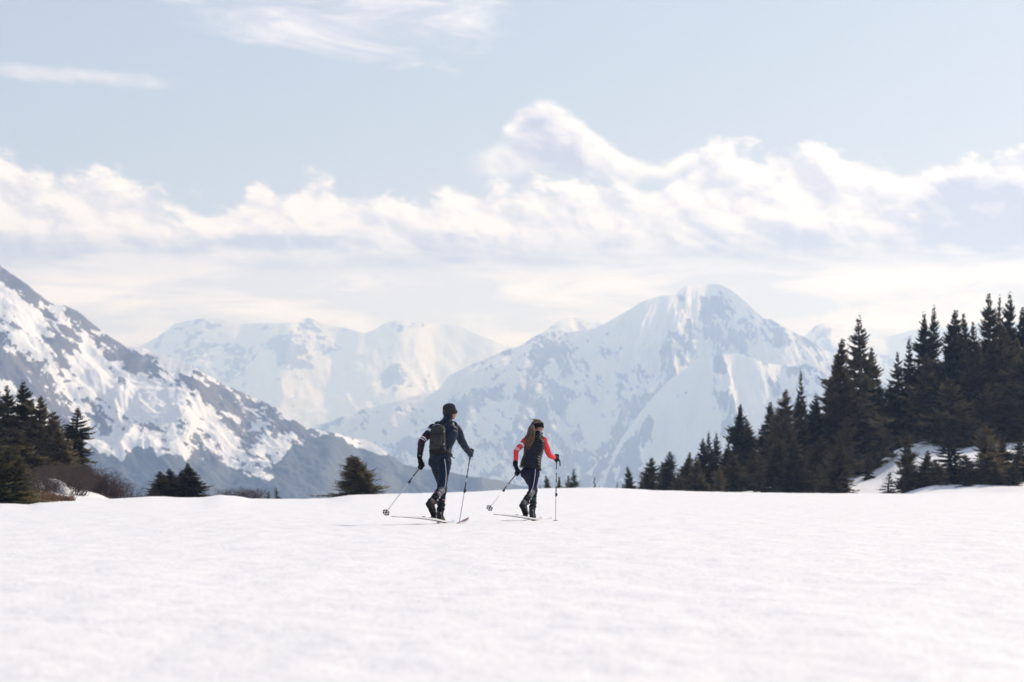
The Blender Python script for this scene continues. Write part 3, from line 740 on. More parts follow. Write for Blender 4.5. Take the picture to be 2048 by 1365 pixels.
# dry grass and snow-crusted brush at the left bank --------------------------------------
def dry_grass():
    rng = np.random.RandomState(77); n = 7000
    px = rng.uniform(62, 150, n); y = rng.uniform(67.3, 76, n); x = (px-CX)/F*y; z = ground_h(x, y)-0.01
    keep = ((px-62)/88 < 1.15-(y-67.3)/9) & (perlin(px/14., y/1.2, 3)+perlin(px/5., y/.6, 9)*.6 > -0.12); x, y, z = x[keep], y[keep], z[keep]; n = len(x)
    h = rng.uniform(.05, .24, n)*rng.rand(n)**.4; a = rng.rand(n)*6.28; l = rng.uniform(0.1, 0.9, n)*h
    w = 0.008
    B = np.stack([x, y, z], -1); Tp = B + np.stack([np.cos(a)*l, np.sin(a)*l, h], -1)
    side = np.stack([-np.sin(a), np.cos(a), 0*a], -1)*w
    M = (B+Tp)/2 + np.stack([0*a, 0*a, h*0.12], -1)
    V = np.stack([B-side, B+side, M+side*.8, Tp, M-side*.8], 1).reshape(-1, 3)
    me = fast_mesh('dry_grass', V, np.arange(len(V)).reshape(-1, 5), False)
    m, nt, b = principled('straw_brown_grass', (0.22, 0.13, 0.07), 0.8, 0.1)
    nt.links.new(mixc(nt, noise(nt, worldco(nt), 2.0, 3, 0.5), (0.14, 0.08, 0.05), (0.30, 0.19, 0.10)), b.inputs['Base Color'])
    tag(obj('dry_grass', me, m), 'patch of dry brown grass right of the front left conifer', 'grass', kind='stuff')
dry_grass()
def brush():  # solid rounded lump standing in for snow-crusted brush
    rng = np.random.RandomState(3)
    nu, nv = 28, 16; V = []
    for j in range(nv):
        ph = math.pi*j/(nv-1)
        for i in range(nu):
            th = 2*math.pi*i/nu
            V.append((math.sin(ph)*math.cos(th), math.sin(ph)*math.sin(th), math.cos(ph)))
    V = np.array(V)
    n = 1 + 0.22*perlin(V[:, 0]*1.3+V[:, 2]*1.1, V[:, 1]*1.3-V[:, 2]*0.7, 2) + 0.13*perlin(V[:, 0]*3+V[:, 2]*2.3, V[:, 1]*3, 5) + 0.05*perlin(V[:, 0]*8+V[:, 2]*5, V[:, 1]*8, 7)
    V = V*n[:, None]*np.array([0.42, 0.30, 0.20])
    Fq = [(j*nu+i, j*nu+(i+1) % nu, (j+1)*nu+(i+1) % nu, (j+1)*nu+i) for j in range(nv-1) for i in range(nu)]
    me = mesh('brush', V, Fq)
    m, nt, b = principled('snow_crusted_brush', (0.3, 0.29, 0.27), 0.9, 0.1)
    co = objco(nt); n1 = noise(nt, co, 7, 5, 0.65)
    nt.links.new(mixc(nt, n1.smooth(0.38, 0.58), (0.10, 0.09, 0.08), (0.58, 0.57, 0.54)), b.inputs['Base Color']); bump(nt, b, n1, 0.8, 0.05)
    y = 76.0; x = (118-CX)/F*y
    o = obj('brush', me, m); o.location = (x, y, gz(x, y)+0.16); o.rotation_euler = (0, R(30), R(-10))
    tag(o, 'pale mottled lump standing in for snow-crusted brush, half buried in the left bank under bare shrubs', 'brush')
brush()

# ------------------------------------------------------------------ skiers
from mathutils.bvhtree import BVHTree
def unit(v): v = np.asarray(v, float); return v/(np.linalg.norm(v)+1e-12)
def tube(pts, radii, side=None, n=16, closed_caps=True):
    """closed tube through pts; radii r or (ra, rb); side hints the direction of ra"""
    pts = [np.asarray(p, float) for p in pts]; rad = [(r, r) if np.isscalar(r) else r for r in radii]
    m = len(pts); tang = [unit(pts[min(i+1, m-1)]-pts[max(i-1, 0)]) for i in range(m)]
    sides = side if isinstance(side, list) else [side]*m
    secs = []
    prev = None
    for i in range(m):
        t = tang[i]; h = sides[i]
        if h is None: h = prev if prev is not None else (np.array([1., 0, 0]) if abs(t[0]) < .8 else np.array([0, 1., 0]))
        h = np.asarray(h, float); a = unit(h - t*np.dot(h, t)); b = np.cross(t, a); prev = a
        secs.append((pts[i], a, b, rad[i][0], rad[i][1]))
    if closed_caps:
        def capsecs(s, d):
            p, a, b, ra, rb = s; r = min(ra, rb)
            return [(p+d*r*k, a, b, ra*q, rb*q) for k, q in ((.45, .89), (.8, .6), (.96, .26))]
        secs = capsecs(secs[0], -tang[0])[::-1] + secs + capsecs(secs[-1], tang[-1])
    V = []
    for p, a, b, ra, rb in secs:
        for k in range(n):
            an = 2*math.pi*k/n; V.append(p + a*ra*math.cos(an) + b*rb*math.sin(an))
    Fc = []
    ns = len(secs)
    for i in range(ns-1):
        for k in range(n): Fc.append((i*n+k, i*n+(k+1) % n, (i+1)*n+(k+1) % n, (i+1)*n+k))
    V.append(np.mean(V[:n], 0)); V.append(np.mean(V[(ns-1)*n:ns*n], 0))
    for k in range(n):
        Fc.append((ns*n, (k+1) % n, k)); Fc.append((ns*n+1, (ns-1)*n+k, (ns-1)*n+(k+1) % n))
    return V, Fc
def ellipsoid(c, ax, n=18, m=10):
    """ax: three half-axis vectors"""
    c = np.asarray(c, float); A = [np.asarray(a, float) for a in ax]
    V = [c + A[2]]; Fc = []
    for j in range(1, m):
        ph = math.pi*j/m
        for i in range(n):
            th = 2*math.pi*i/n
            V.append(c + A[0]*math.sin(ph)*math.cos(th) + A[1]*math.sin(ph)*math.sin(th) + A[2]*math.cos(ph))
    V.append(c - A[2])
    for i in range(n):
        Fc.append((0, 1+i, 1+(i+1) % n)); Fc.append((len(V)-1, 1+(m-2)*n+(i+1) % n, 1+(m-2)*n+i))
    for j in range(m-2):
        for i in range(n): Fc.append((1+j*n+i, 1+(j+1)*n+i, 1+(j+1)*n+(i+1) % n, 1+j*n+(i+1) % n))
    return V, Fc
def join(parts):
    V, Fc = [], []
    for v, f in parts:
        o = len(V); V += list(v); Fc += [tuple(i+o for i in q) for q in f]
    return V, Fc
def solid(name, parts, voxel=0.009, smooth=6, mats=(), paint=None, parent=None, wrinkle=0.0):
    """one continuous surface grown over overlapping closed shapes"""
    V, Fc = join(parts)
    me = mesh(name+'_src', V, Fc); o = bpy.data.objects.new('tmp', me); COL.objects.link(o)
    r = o.modifiers.new('r', 'REMESH'); r.mode = 'VOXEL'; r.voxel_size = voxel
    if smooth:
        s = o.modifiers.new('s', 'SMOOTH'); s.factor = 0.5; s.iterations = smooth
    dg = bpy.context.evaluated_depsgraph_get(); dg.update()
    out = bpy.data.meshes.new_from_object(o.evaluated_get(dg)); out.name = name
    bpy.data.objects.remove(o); bpy.data.meshes.remove(me)
    out.materials.clear(); out.shade_smooth()
    res = obj(name, out, list(mats), parent)
    if wrinkle:
        n = len(out.vertices); co = np.empty(n*3, np.float32); no = np.empty(n*3, np.float32)
        out.vertices.foreach_get('co', co); out.vertices.foreach_get('normal', no)
        co = co.reshape(-1, 3); no = no.reshape(-1, 3)
        w = wrinkle*(fbm(co[:, 0]*9+co[:, 1]*7, co[:, 2]*16+co[:, 1]*5, 3, 3) )
        co = co + no*w[:, None]; out.vertices.foreach_set('co', co.astype(np.float32).ravel()); out.update()
    if paint is not None:
        n = len(out.polygons); c = np.empty(n*3, np.float32); nn = np.empty(n*3, np.float32)
        out.polygons.foreach_get('center', c); out.polygons.foreach_get('normal', nn)
        idx = paint(c.reshape(-1, 3).astype(float), nn.reshape(-1, 3).astype(float))
        out.polygons.foreach_set('material_index', np.asarray(idx, np.int32)); out.update()
    return res
def bone_t(c, a, b):
    d = b-a; t = ((c-a)@d)/(d@d); q = a + np.clip(t, 0, 1)[:, None]*d
    return t, np.linalg.norm(c-q, axis=1)
def plain(name, parts, mat, parent, smooth=True):
    V, Fc = join(parts); return obj(name, mesh(name, V, Fc, smooth), mat, parent)
def plains(name, parts, mat, parent, smooth=True):
    return [plain(name, [p], mat, parent, smooth) for p in parts]
def box(c, hx, hy, hz, ax):
    """bevelled box with half sizes along the three unit axes"""
    c = np.asarray(c, float); ax = [np.asarray(a, float) for a in ax]; bv = min(hx, hy, hz)*0.35
    V, Fc = [], []
    for sz, ins in ((-hz, bv), (-hz+bv, 0), (hz-bv, 0), (hz, bv)):
        x, y = hx-ins, hy-ins
        for qx, qy in ((-x+bv, -y), (x-bv, -y), (x, -y+bv), (x, y-bv), (x-bv, y), (-x+bv, y), (-x, y-bv), (-x, -y+bv)):
            V.append(c + ax[0]*qx + ax[1]*qy + ax[2]*sz)
    for j in range(3):
        for k in range(8): Fc.append((j*8+k, j*8+(k+1) % 8, (j+1)*8+(k+1) % 8, (j+1)*8+k))
    Fc.append(tuple(range(7, -1, -1))); Fc.append(tuple(range(24, 32)))
    return V, Fc

# cloth and gear materials
M_NAVY = cloth('navy_jacket_cloth', (0.010, 0.018, 0.036), 0.6, 0.25, 8, 0.7, 0.16)
M_NAVY2 = cloth('navy_trouser_cloth', (0.009, 0.015, 0.030), 0.65, 0.2, 9, 0.6, 0.12)
M_PURP = cloth('indigo_tights_cloth', (0.012, 0.011, 0.029), 0.65, 0.2, 9, 0.5, 0.12)
M_MAROON = cloth('maroon_knit', (0.050, 0.009, 0.018), 0.85, 0.3, 20, 0.5)
M_WHITE = cloth('white_band_cloth', (0.72, 0.72, 0.74), 0.8, 0.05, 20, 0.3)
M_GREYC = cloth('grey_cuff_cloth', (0.22, 0.22, 0.24), 0.8, 0.1, 20, 0.3)
M_RED = cloth('coral_red_knit', (0.74, 0.055, 0.062), 0.8, 0.12, 14, 0.5)
M_VEST = cloth('black_quilted_nylon', (0.009, 0.0095, 0.014), 0.5, 0.3, 14, 0.5, 0.22)
M_GLOVE = cloth('black_glove', (0.005, 0.005, 0.0055), 0.7, 0.3, 30, 0.6, 0.1)
M_HAT = cloth('charcoal_wool_hat', (0.030, 0.029, 0.028), 0.95, 0.3, 40, 0.9)
M_PACK = cloth('dark_grey_pack_nylon', (0.038, 0.036, 0.033), 0.75, 0.3, 12, 0.8)
M_STRAP = cloth('black_webbing', (0.009, 0.009, 0.010), 0.75, 0.2, 40, 0.4)
M_CALF = cloth('grey_calf_patch', (0.11, 0.105, 0.12), 0.55, 0.4, 16, 0.6, 0.3)  # paler grey for a patch on the rear calf
M_PIPE, *_ = principled('pale_reflective_piping', (0.70, 0.70, 0.72), 0.5, 0.4)
M_SKIN = cloth('skin', (0.46, 0.24, 0.16), 0.55, 0.1, 12, 0.2)
M_HAIR, nt_, b_ = principled('light_brown_hair', (0.10, 0.06, 0.035), 0.5, 0.4)
_isl = E(nt_, nt_.nodes.new('ShaderNodeNewGeometry').outputs['Random Per Island'])
nt_.links.new(mixc(nt_, (_isl*0.75 + noise(nt_, objco(nt_), 34, 3, 0.6)*0.35 - 0.05).sat(), (0.020, 0.012, 0.008), (0.25, 0.15, 0.08)), b_.inputs['Base Color'])
M_BAND = cloth('black_headband', (0.006, 0.006, 0.006), 0.85, 0.2, 30, 0.4, 0.1)
M_LENS, *_ = principled('dark_lens', (0.01, 0.01, 0.012), 0.1, 0.6)
M_BOOT = cloth('black_boot_shell', (0.010, 0.010, 0.011), 0.5, 0.3, 14, 0.4, 0.2)
M_BOOTG = cloth('grey_green_boot_shell', (0.028, 0.032, 0.034), 0.5, 0.3, 14, 0.4, 0.25)
M_SOLE = cloth('black_rubber', (0.007, 0.007, 0.007), 0.8, 0.2, 30, 0.5)
M_BUCK, *_ = principled('grey_buckle_metal', (0.45, 0.45, 0.46), 0.35, 0.5, 0.8)
M_REDB, *_ = principled('red_boot_trim', (0.16, 0.035, 0.03), 0.5, 0.4)
M_TEAL, *_ = principled('teal_boot_liner', (0.02, 0.08, 0.09), 0.7, 0.3)
M_SHAFT, *_ = principled('silver_pole_metal', (0.55, 0.55, 0.57), 0.35, 0.5, 0.7)
M_BLACKP, *_ = principled('black_pole_plastic', (0.016, 0.016, 0.017), 0.45, 0.4)
M_REDP, *_ = principled('dull_red_pole_print', (0.14, 0.04, 0.035), 0.5, 0.4)
M_SKI, nt_, b_ = principled('off_white_ski_top', (0.74, 0.73, 0.69), 0.35, 0.5)
nt_.links.new(mixc(nt_, noise(nt_, objco(nt_), 4, 3, 0.5), (0.66, 0.65, 0.61), (0.80, 0.79, 0.76)), b_.inputs['Base Color'])
M_EDGE, *_ = principled('dark_ski_base', (0.10, 0.10, 0.11), 0.4, 0.5)
M_TIP, *_ = principled('plum_ski_tip_print', (0.30, 0.14, 0.19), 0.4, 0.5)

def ring(c, ax, up, ra, rb, h, n=28, wav=0.0):
    """an open band (closed solid ring) round c; ax/ay radii along two axes"""
    a, b = ax; V, Fc = [], []
    for k in range(n):
        th = 2*math.pi*k/n; d = a*math.cos(th)*ra + b*math.sin(th)*rb; u = unit(d)
        for dr, dz in ((0, -h), (0.010, -h*.7), (0.011, h*.7), (0, h)): V.append(c + d + u*dr + up*dz)
    for k in range(n):
        q = (k+1) % n
        for j in range(3): Fc.append((k*4+j, q*4+j, q*4+j+1, k*4+j+1))
        Fc.append((k*4+3, q*4+3, q*4, k*4))
    return V, Fc

def glove(name, wrist, C, axis, parent, palm_side, cuff_dir):
    """closed hand round a grip: palm, four bent fingers of unequal length and a thumb on the other side"""
    a = unit(axis); w = C-wrist; w = unit(w - a*np.dot(w, a)); s = np.cross(a, w)*palm_side
    parts = []
    gr = 0.019                                   # grip radius
    parts.append(tube([wrist-cuff_dir*0.035, wrist+cuff_dir*0.02], [(.044, .040), (.038, .033)]))
    base = C - w*0.035 + s*0.020
    parts.append(tube([wrist, (wrist+base)/2, base, C + s*0.034 + w*0.005], [(.034, .027), (.040, .025), (.046, .022), (.045, .016)], side=[a, a, a, a]))
    for i in range(4):
        off = 0.036 - i*0.024; ln = (0.92, 1.0, 0.96, 0.80)[i]
        pts = []
        for an in (75, 40, 0, -45, -95, -150):
            r = gr + 0.0115
            q = R(an*ln if an < 0 else an)
            pts.append(C + a*off + s*math.sin(q)*r*1.05 + w*math.cos(q)*r*1.15)
        parts.append(tube(pts, [.0125, .0125, .012, .0115, .0105, .0095], n=10))
    pts = [C - w*0.035 + a*0.040 + s*0.010, C - w*0.030 + a*0.046 - s*0.016, C + w*0.002 + a*0.050 - s*0.034, C + w*0.026 + a*0.046 - s*0.026]
    parts.append(tube(pts, [.016, .0145, .013, .011], n=10))
    g = solid(name, parts, 0.0045, 2, [M_GLOVE], parent=parent)
    return g

def boot(name, heel, d, nrm, shin, parent, shell, trim, length=0.30):
    """ski-touring boot: lugged sole, lower shell, cuff along the shin, buckles; d heel to toe, nrm sole to leg"""
    heel = np.asarray(heel, float); r = np.cross(d, nrm)
    P = lambda x, y, z: heel + r*x + d*y*(length/0.30) + nrm*z
    ank = P(0, .085, .085)
    sh = [tube([P(0, .035, .055), P(0, .10, .062), P(0, .17, .055), P(0, .235, .045), P(0, .270, .040)], [(.040, .038), (.043, .046), (.046, .040), (.047, .028), (.040, .020)], side=r),
          tube([ank - shin*0.03, ank + shin*0.06, ank + shin*0.15, ank + shin*0.215], [(.045, .052), (.046, .056), (.050, .060), (.053, .060)], side=r),
          tube([P(0, .02, .05), P(0, .03, .10)], [(.034, .03), (.036, .034)], side=r)]
    b = solid(name, sh, 0.007, 3, [shell], parent=parent)
    # sole with lugs
    V, Fc = [], []
    out = [(-.030, 0), (-.036, .03), (-.034, .10), (-.040, .18), (-.044, .22), (-.036, .275), (-.018, .30), (.018, .30), (.036, .275), (.044, .22), (.038, .18), (.033, .10), (.036, .03), (.030, 0)]
    for z in (0.006, 0.030):
        for x, y in out: V.append(P(x, y, z))
    n = len(out)
    for k in range(n): Fc.append((k, (k+1) % n, n+(k+1) % n, n+k))
    Fc += [tuple(range(n-1, -1, -1)), tuple(range(n, 2*n))]
    so = plain('sole', [(V, Fc)], M_SOLE, b, False)
    lugs = []
    for i in range(7):
        y = .03 + i*.04
        if .10 < y < .15: continue
        for sx in (-1, 1): lugs.append(box(P(sx*.022, y, .003), .012, .010, .007, (r, d, nrm)))
    plain('tread', lugs, M_SOLE, so, False)['kind'] = 'stuff'
    for i, (y, z) in enumerate(((.20, .070), (.13, .100))):
        plain('strap', [tube([P(-.045, y, z-.03), P(-.030, y+.01, z+.0), P(0, y+.012, z+.012), P(.030, y+.01, z), P(.046, y, z-.03)], [(.012, .003)]*5, side=d, n=8)], M_SOLE, b)
        plain('buckle', [box(P(.047, y, z-.028), .004, .014, .010, (r, d, nrm))], M_BUCK, b, False)
    c2 = ank + shin*0.15; f2 = unit(np.cross(shin, r))
    for k, h in enumerate((0.10, 0.17)):
        c = ank + shin*h
        plain('strap', [ring(c, (r, f2), shin, .049+.003*k, .060, .010, 20)], M_SOLE, b)
        plain('buckle', [box(c + r*0.060, .005, .012, .012, (r, f2, shin))], M_BUCK, b, False)
    plains('side_trim', [tube([P(.047, .10, .05), P(.047, .08, .10), ank+shin*0.10+r*0.050, ank+shin*0.18+r*0.055], [(.006, .004)]*4, n=8), tube([P(-.045, .10, .05), P(-.045, .08, .10), ank+shin*0.10-r*0.050], [(.006, .004)]*3, n=8)], trim, b)
    plain('liner', [ring(ank + shin*0.225, (r, f2), shin, .045, .050, .016, 20)], trim, b)
    return b

def ski(name, origin, head, path, label, group, tipprint=False):
    """path: (distance along heading, height) through which the flexed ski runs, tail to tip"""
    o = empty(name, tuple(origin)); h = np.array([math.sin(head), math.cos(head), 0]); r = np.array([math.cos(head), -math.sin(head), 0]); up = np.array([0, 0, 1.])
    path = np.array(path, float); s = np.linspace(path[0, 0], path[-1, 0], 60)
    # smooth interpolation
    z = np.interp(s, path[:, 0], path[:, 1]); k = np.ones(7)/7; zp = np.convolve(np.pad(z, 3, 'edge'), k, 'valid'); zp[-2:] = z[-2:]; z = zp
    t = (s-s[0])/(s[-1]-s[0])
    w = 0.043 - 0.007*np.sin(np.pi*np.clip(t, 0, 1)); w = w*np.where(t > .94, np.sqrt(np.clip((1-t)/.06, 0.02, 1)), 1)*np.where(t < .015, 0.8, 1)
    th = 0.007 + 0.008*np.sin(np.pi*np.clip(t, 0, 1))
    def strip(lo, hi, i0, i1, pad=0.0):
        V, Fc = [], []
        for i in range(i0, i1):
            c = h*s[i] + up*z[i]
            for x, zz in ((-1, lo), (1, lo), (1, hi), (-1, hi)): V.append(c + r*(w[i]+pad)*x + up*(th[i]*zz + (0.0015 if pad < 0 else 0)))
        n = i1-i0
        for i in range(n-1):
            for k in range(4): Fc.append((i*4+k, i*4+(k+1) % 4, (i+1)*4+(k+1) % 4, (i+1)*4+k))
        Fc += [(3, 2, 1, 0), tuple((n-1)*4+k for k in range(4))]
        return V, Fc
    plain('body', [strip(-0.7, 1, 0, 60)], M_SKI, o, False)
    plain('base', [strip(-1, -0.7, 0, 60)], M_EDGE, o, False)
    if tipprint: plain('tip_print', [strip(0.95, 1.1, 52, 59, -0.002)], M_TIP, o, False)
    zc = np.interp(0.0, s, z)+0.012
    f = unit(h + up*0)
    b = plain('toe_piece', [box(h*0.0 + up*(zc+.012), .030, .035, .012, (r, h, up))], M_BLACKP, o, False)
    plain('heel_piece', [box(h*-0.28 + up*(np.interp(-.28, s, z)+.018), .018, .022, .010, (r, h, up))], M_BLACKP, o, False)
    plain('binding_plate', [box(h*-.12 + up*(np.interp(-.12, s, z)+.018), .024, .09, .006, (r, h, up))], M_BLACKP, o, False)
    plains('toe_wing', [box(h*.01 + r*.034 + up*(zc+.030), .006, .018, .016, (r, h, up)), box(h*.01 - r*.034 + up*(zc+.030), .006, .018, .016, (r, h, up))], M_BLACKP, b, False)
    tag(o, label, 'ski', group)
    return o

def pole(name, origin, top, tip, lock_t, label, strap_pts, red=0.25):
    o = empty(name, tuple(origin)); top = np.asarray(top, float); tip = np.asarray(tip, float); d = unit(tip-top); Ltot = np.linalg.norm(tip-top)
    at = lambda q: top + d*q
    g = plain('grip', [tube([at(0), at(.03), at(.07), at(.11), at(.15)], [.019, .017, .019, .016, .014], n=12), tube([at(-.012), at(.008)], [.016, .022], n=12)], M_BLACKP, o)
    plain('strap', [tube(strap_pts, [(.011, .0025)]*len(strap_pts), n=8)], M_STRAP, g)
    lk = Ltot*lock_t
    plain('upper_shaft', [tube([at(.14), at(lk)], [.0085, .0085], n=10)], M_SHAFT, o)
    bands = [tube([at(q), at(q+ln)], [.0092, .0092], n=10) for q, ln in ((lk*.45, .05), (lk*.60, .07), (lk*.80, .11))]
    plains('dark_band', bands, M_BLACKP, o)
    plains('red_band', [tube([at(.16), at(.16+red*.5)], [.0090, .0090], n=10), tube([at(lk*.53), at(lk*.53+.03)], [.0090, .0090], n=10)], M_REDP, o)
    lock = plain('lock', [tube([at(lk-.03), at(lk+.03)], [.013, .013], n=10)], M_BLACKP, o)
    sd_ = unit(np.cross(d, (0, 1, .2)))
    plain('lever', [box(at(lk) + sd_*.017, .007, .008, .022, (sd_, unit(np.cross(d, sd_)), d))], M_BLACKP, lock, False)
    plain('lower_shaft', [tube([at(lk+.02), at(Ltot-.02)], [.0068, .0062], n=10)], M_SHAFT, o)
    plain('tip', [tube([at(Ltot-.06), at(Ltot)], [.0065, .003], n=8)], M_EDGE, o)
    bc = at(Ltot-.075); u = sd_; v = unit(np.cross(d, u))
    arms = [tube([bc, bc+(u*math.cos(a)+v*math.sin(a))*.040], [(.006, .004), (.006, .004)], n=8) for a in np.arange(0, 6.28, 6.2832/6)]
    lobes = []
    for a in np.arange(0, 6.28, 6.2832/6):
        c = bc + (u*math.cos(a)+v*math.sin(a))*.042
        e = unit(u*math.cos(a)+v*math.sin(a)); tt = unit(np.cross(d, e))
        lobes.append(box(c, .010, .017, .004, (e, tt, d)))
    plain('basket', arms+lobes+[tube([bc-d*.015, bc+d*.012], [.011, .011], n=10)], M_BLACKP, o)
    tag(o, label, 'ski pole', 'ski poles')
    return o

def head_parts(c, fwd, up, s=1.0):
    r = np.cross(fwd, up)
    E_ = lambda x, y, z: c + (r*x + fwd*y + up*z)*s
    return r, E_, [
        ellipsoid(E_(0, -.008, .028), (r*.076*s, fwd*.094*s, up*.090*s)),
        ellipsoid(E_(0, .030, -.030), (r*.058*s, fwd*.062*s, up*.075*s)),
        ellipsoid(E_(0, .056, -.083), (r*.030*s, fwd*.028*s, up*.022*s)),
        tube([E_(0, .088, .015), E_(0, .101, -.012), E_(0, .108, -.028)], [(.009*s, .008*s), (.011*s, .010*s), (.015*s, .010*s)], side=r, n=10),
        tube([E_(-.02, .083, -.055), E_(.02, .083, -.055)], [.008*s, .008*s], n=8),
        tube([E_(-.035, .080, .028), E_(.035, .080, .028)], [.009*s, .009*s], n=8),
        ellipsoid(E_(.078, -.005, -.005), (r*.010*s, fwd*.018*s, up*.030*s)),
        ellipsoid(E_(-.078, -.005, -.005), (r*.010*s, fwd*.018*s, up*.030*s))]
def face_details(E_, r, fwd, up, person, s=1.0):
    """sunglasses: two lenses, a bridge and temple arms, with eyes behind them"""
    gl = plain('sunglasses', [tube([E_(-.01, .098, .012), E_(.01, .098, .012)], [.003]*2, n=8)], M_BLACKP, person)
    plains('lens', [ellipsoid(E_(.032, .094, .008), (r*.029*s, fwd*.009*s, up*.021*s)), ellipsoid(E_(-.032, .094, .008), (r*.029*s, fwd*.009*s, up*.021*s))], M_LENS, gl)
    plains('temple_arm', [tube([E_(.060, .085, .014), E_(.078, .03, .014), E_(.082, -.02, .008)], [(.0035, .003)]*3, n=8), tube([E_(-.060, .085, .014), E_(-.078, .03, .014), E_(-.082, -.02, .008)], [(.0035, .003)]*3, n=8)], M_BLACKP, gl)

def back_line(target, pts, r, name, mat, parent, yfrom=-2.0):
    """a raised cord laid on the rear surface of a garment through (x, z) stations"""
    me = target.data; bv = BVHTree.FromPolygons([v.co for v in me.vertices], [p.vertices for p in me.polygons])
    q = []
    for x, z in pts:
        hit = bv.ray_cast(Vector((x, yfrom, z)), Vector((0, 1, 0)))
        if hit[0] is not None: q.append(np.array(hit[0]) + np.array(hit[1])*r*0.4)
    if len(q) > 1: plain(name, [tube(q, [r]*len(q), n=8)], mat, parent)
def resample(pts, n):
    pts = np.array(pts, float); d = np.r_[0, np.cumsum(np.linalg.norm(np.diff(pts, axis=0), axis=1))]
    q = np.linspace(0, d[-1], n); return [tuple(np.interp(q, d, pts[:, k]) for k in range(pts.shape[1]))] if False else list(zip(*[np.interp(q, d, pts[:, k]) for k in range(pts.shape[1])]))

HEAD = R(28)
FW = np.array([math.sin(HEAD), math.cos(HEAD), 0]); RT = np.array([math.cos(HEAD), -math.sin(HEAD), 0]); UP = np.array([0, 0, 1.])
GROUP_SKI = 'touring skis on the skiers\' boots'

HEAD_L = R(9); FWL = np.array([math.sin(HEAD_L), math.cos(HEAD_L), 0])
class Fig:
    """turns positions read off the photograph plus a depth into metres from the skier's spot"""
    def __init__(s, ox, oy, k, D, x0): s.ox, s.oy, s.k, s.D = ox, oy, k, D; s.X = (ox+x0/k-CX)/F*D; s.Z = gz(s.X, D)
    def __call__(s, cx, cy_, dy):
        Y = s.D+dy; return np.array([(s.ox+cx/s.k-CX)/F*Y - s.X, dy, CAMZ-(s.oy+cy_/s.k-HY)/F*Y - s.Z])
    def px(s, x, y, dy):
        Y = s.D+dy; return np.array([(x-CX)/F*Y - s.X, dy, CAMZ-(y-HY)/F*Y - s.Z])

def side_at(a): return np.array([math.cos(R(a)), -math.sin(R(a)), 0])

def legs_and_boots(m, person, hipL, hipR, kneeL, kneeR, toeR, heelL, pitch, tr_mats, shell, trim, sc=1.0, thick=1.0, pelvis=None, tr_paint=None):
    d = FW*math.cos(pitch) - UP*math.sin(pitch); n = FW*math.sin(pitch) + UP*math.cos(pitch)
    L = 0.30*sc; heelR = toeR - d*L
    shinR = unit(kneeR - (heelR + d*.085*sc + n*.085)); shinL = unit(kneeL - (heelL + FWL*.085*sc + UP*.085))
    ankR = heelR + d*.085*sc + n*.085; ankL = heelL + FWL*.085*sc + UP*.085
    boot('boot', heelR, d, n, shinR, person, shell, trim, L); boot('boot', heelL, FWL, UP, shinL, person, shell, trim, L)
    k = thick
    parts = []
    for hip, kn, an, sh in ((hipL, kneeL, ankL, shinL), (hipR, kneeR, ankR, shinR)):
        mid = hip*.5+kn*.5; cup = an + sh*0.17
        calf = kn*.62+cup*.38 - unit(np.cross(RT, sh))*0 - FW*0.012
        parts.append(tube([hip, mid, kn], [.092*k, .078*k, .060*k])); parts.append(tube([kn, calf, cup], [.060*k, .060*k, .050*k]))
    pv = (hipL+hipR)/2
    parts += pelvis if pelvis else []
    parts.append(ellipsoid(pv + UP*.02, (RT*.165*k, np.cross(UP, RT)*.118*k, UP*.115*k)))
    parts.append(ellipsoid(hipR - FW*.035 + RT*.005 - UP*.0, (RT*.085*k, FW*.085*k, UP*.095*k))); parts.append(ellipsoid(hipL - FW*.035 - RT*.005, (RT*.085*k, FW*.085*k, UP*.095*k)))
    paint = (lambda c, nn: tr_paint(c, nn, kneeR, ankR)) if tr_paint else None
    t = solid('trousers', parts, 0.009, 5, tr_mats, paint, person, wrinkle=0.004)
    return t, ankL, ankR, shinL, shinR, heelR, d, n

def body_mesh(person, prims):
    return solid('body', prims, 0.009, 3, [M_SKIN], parent=person)

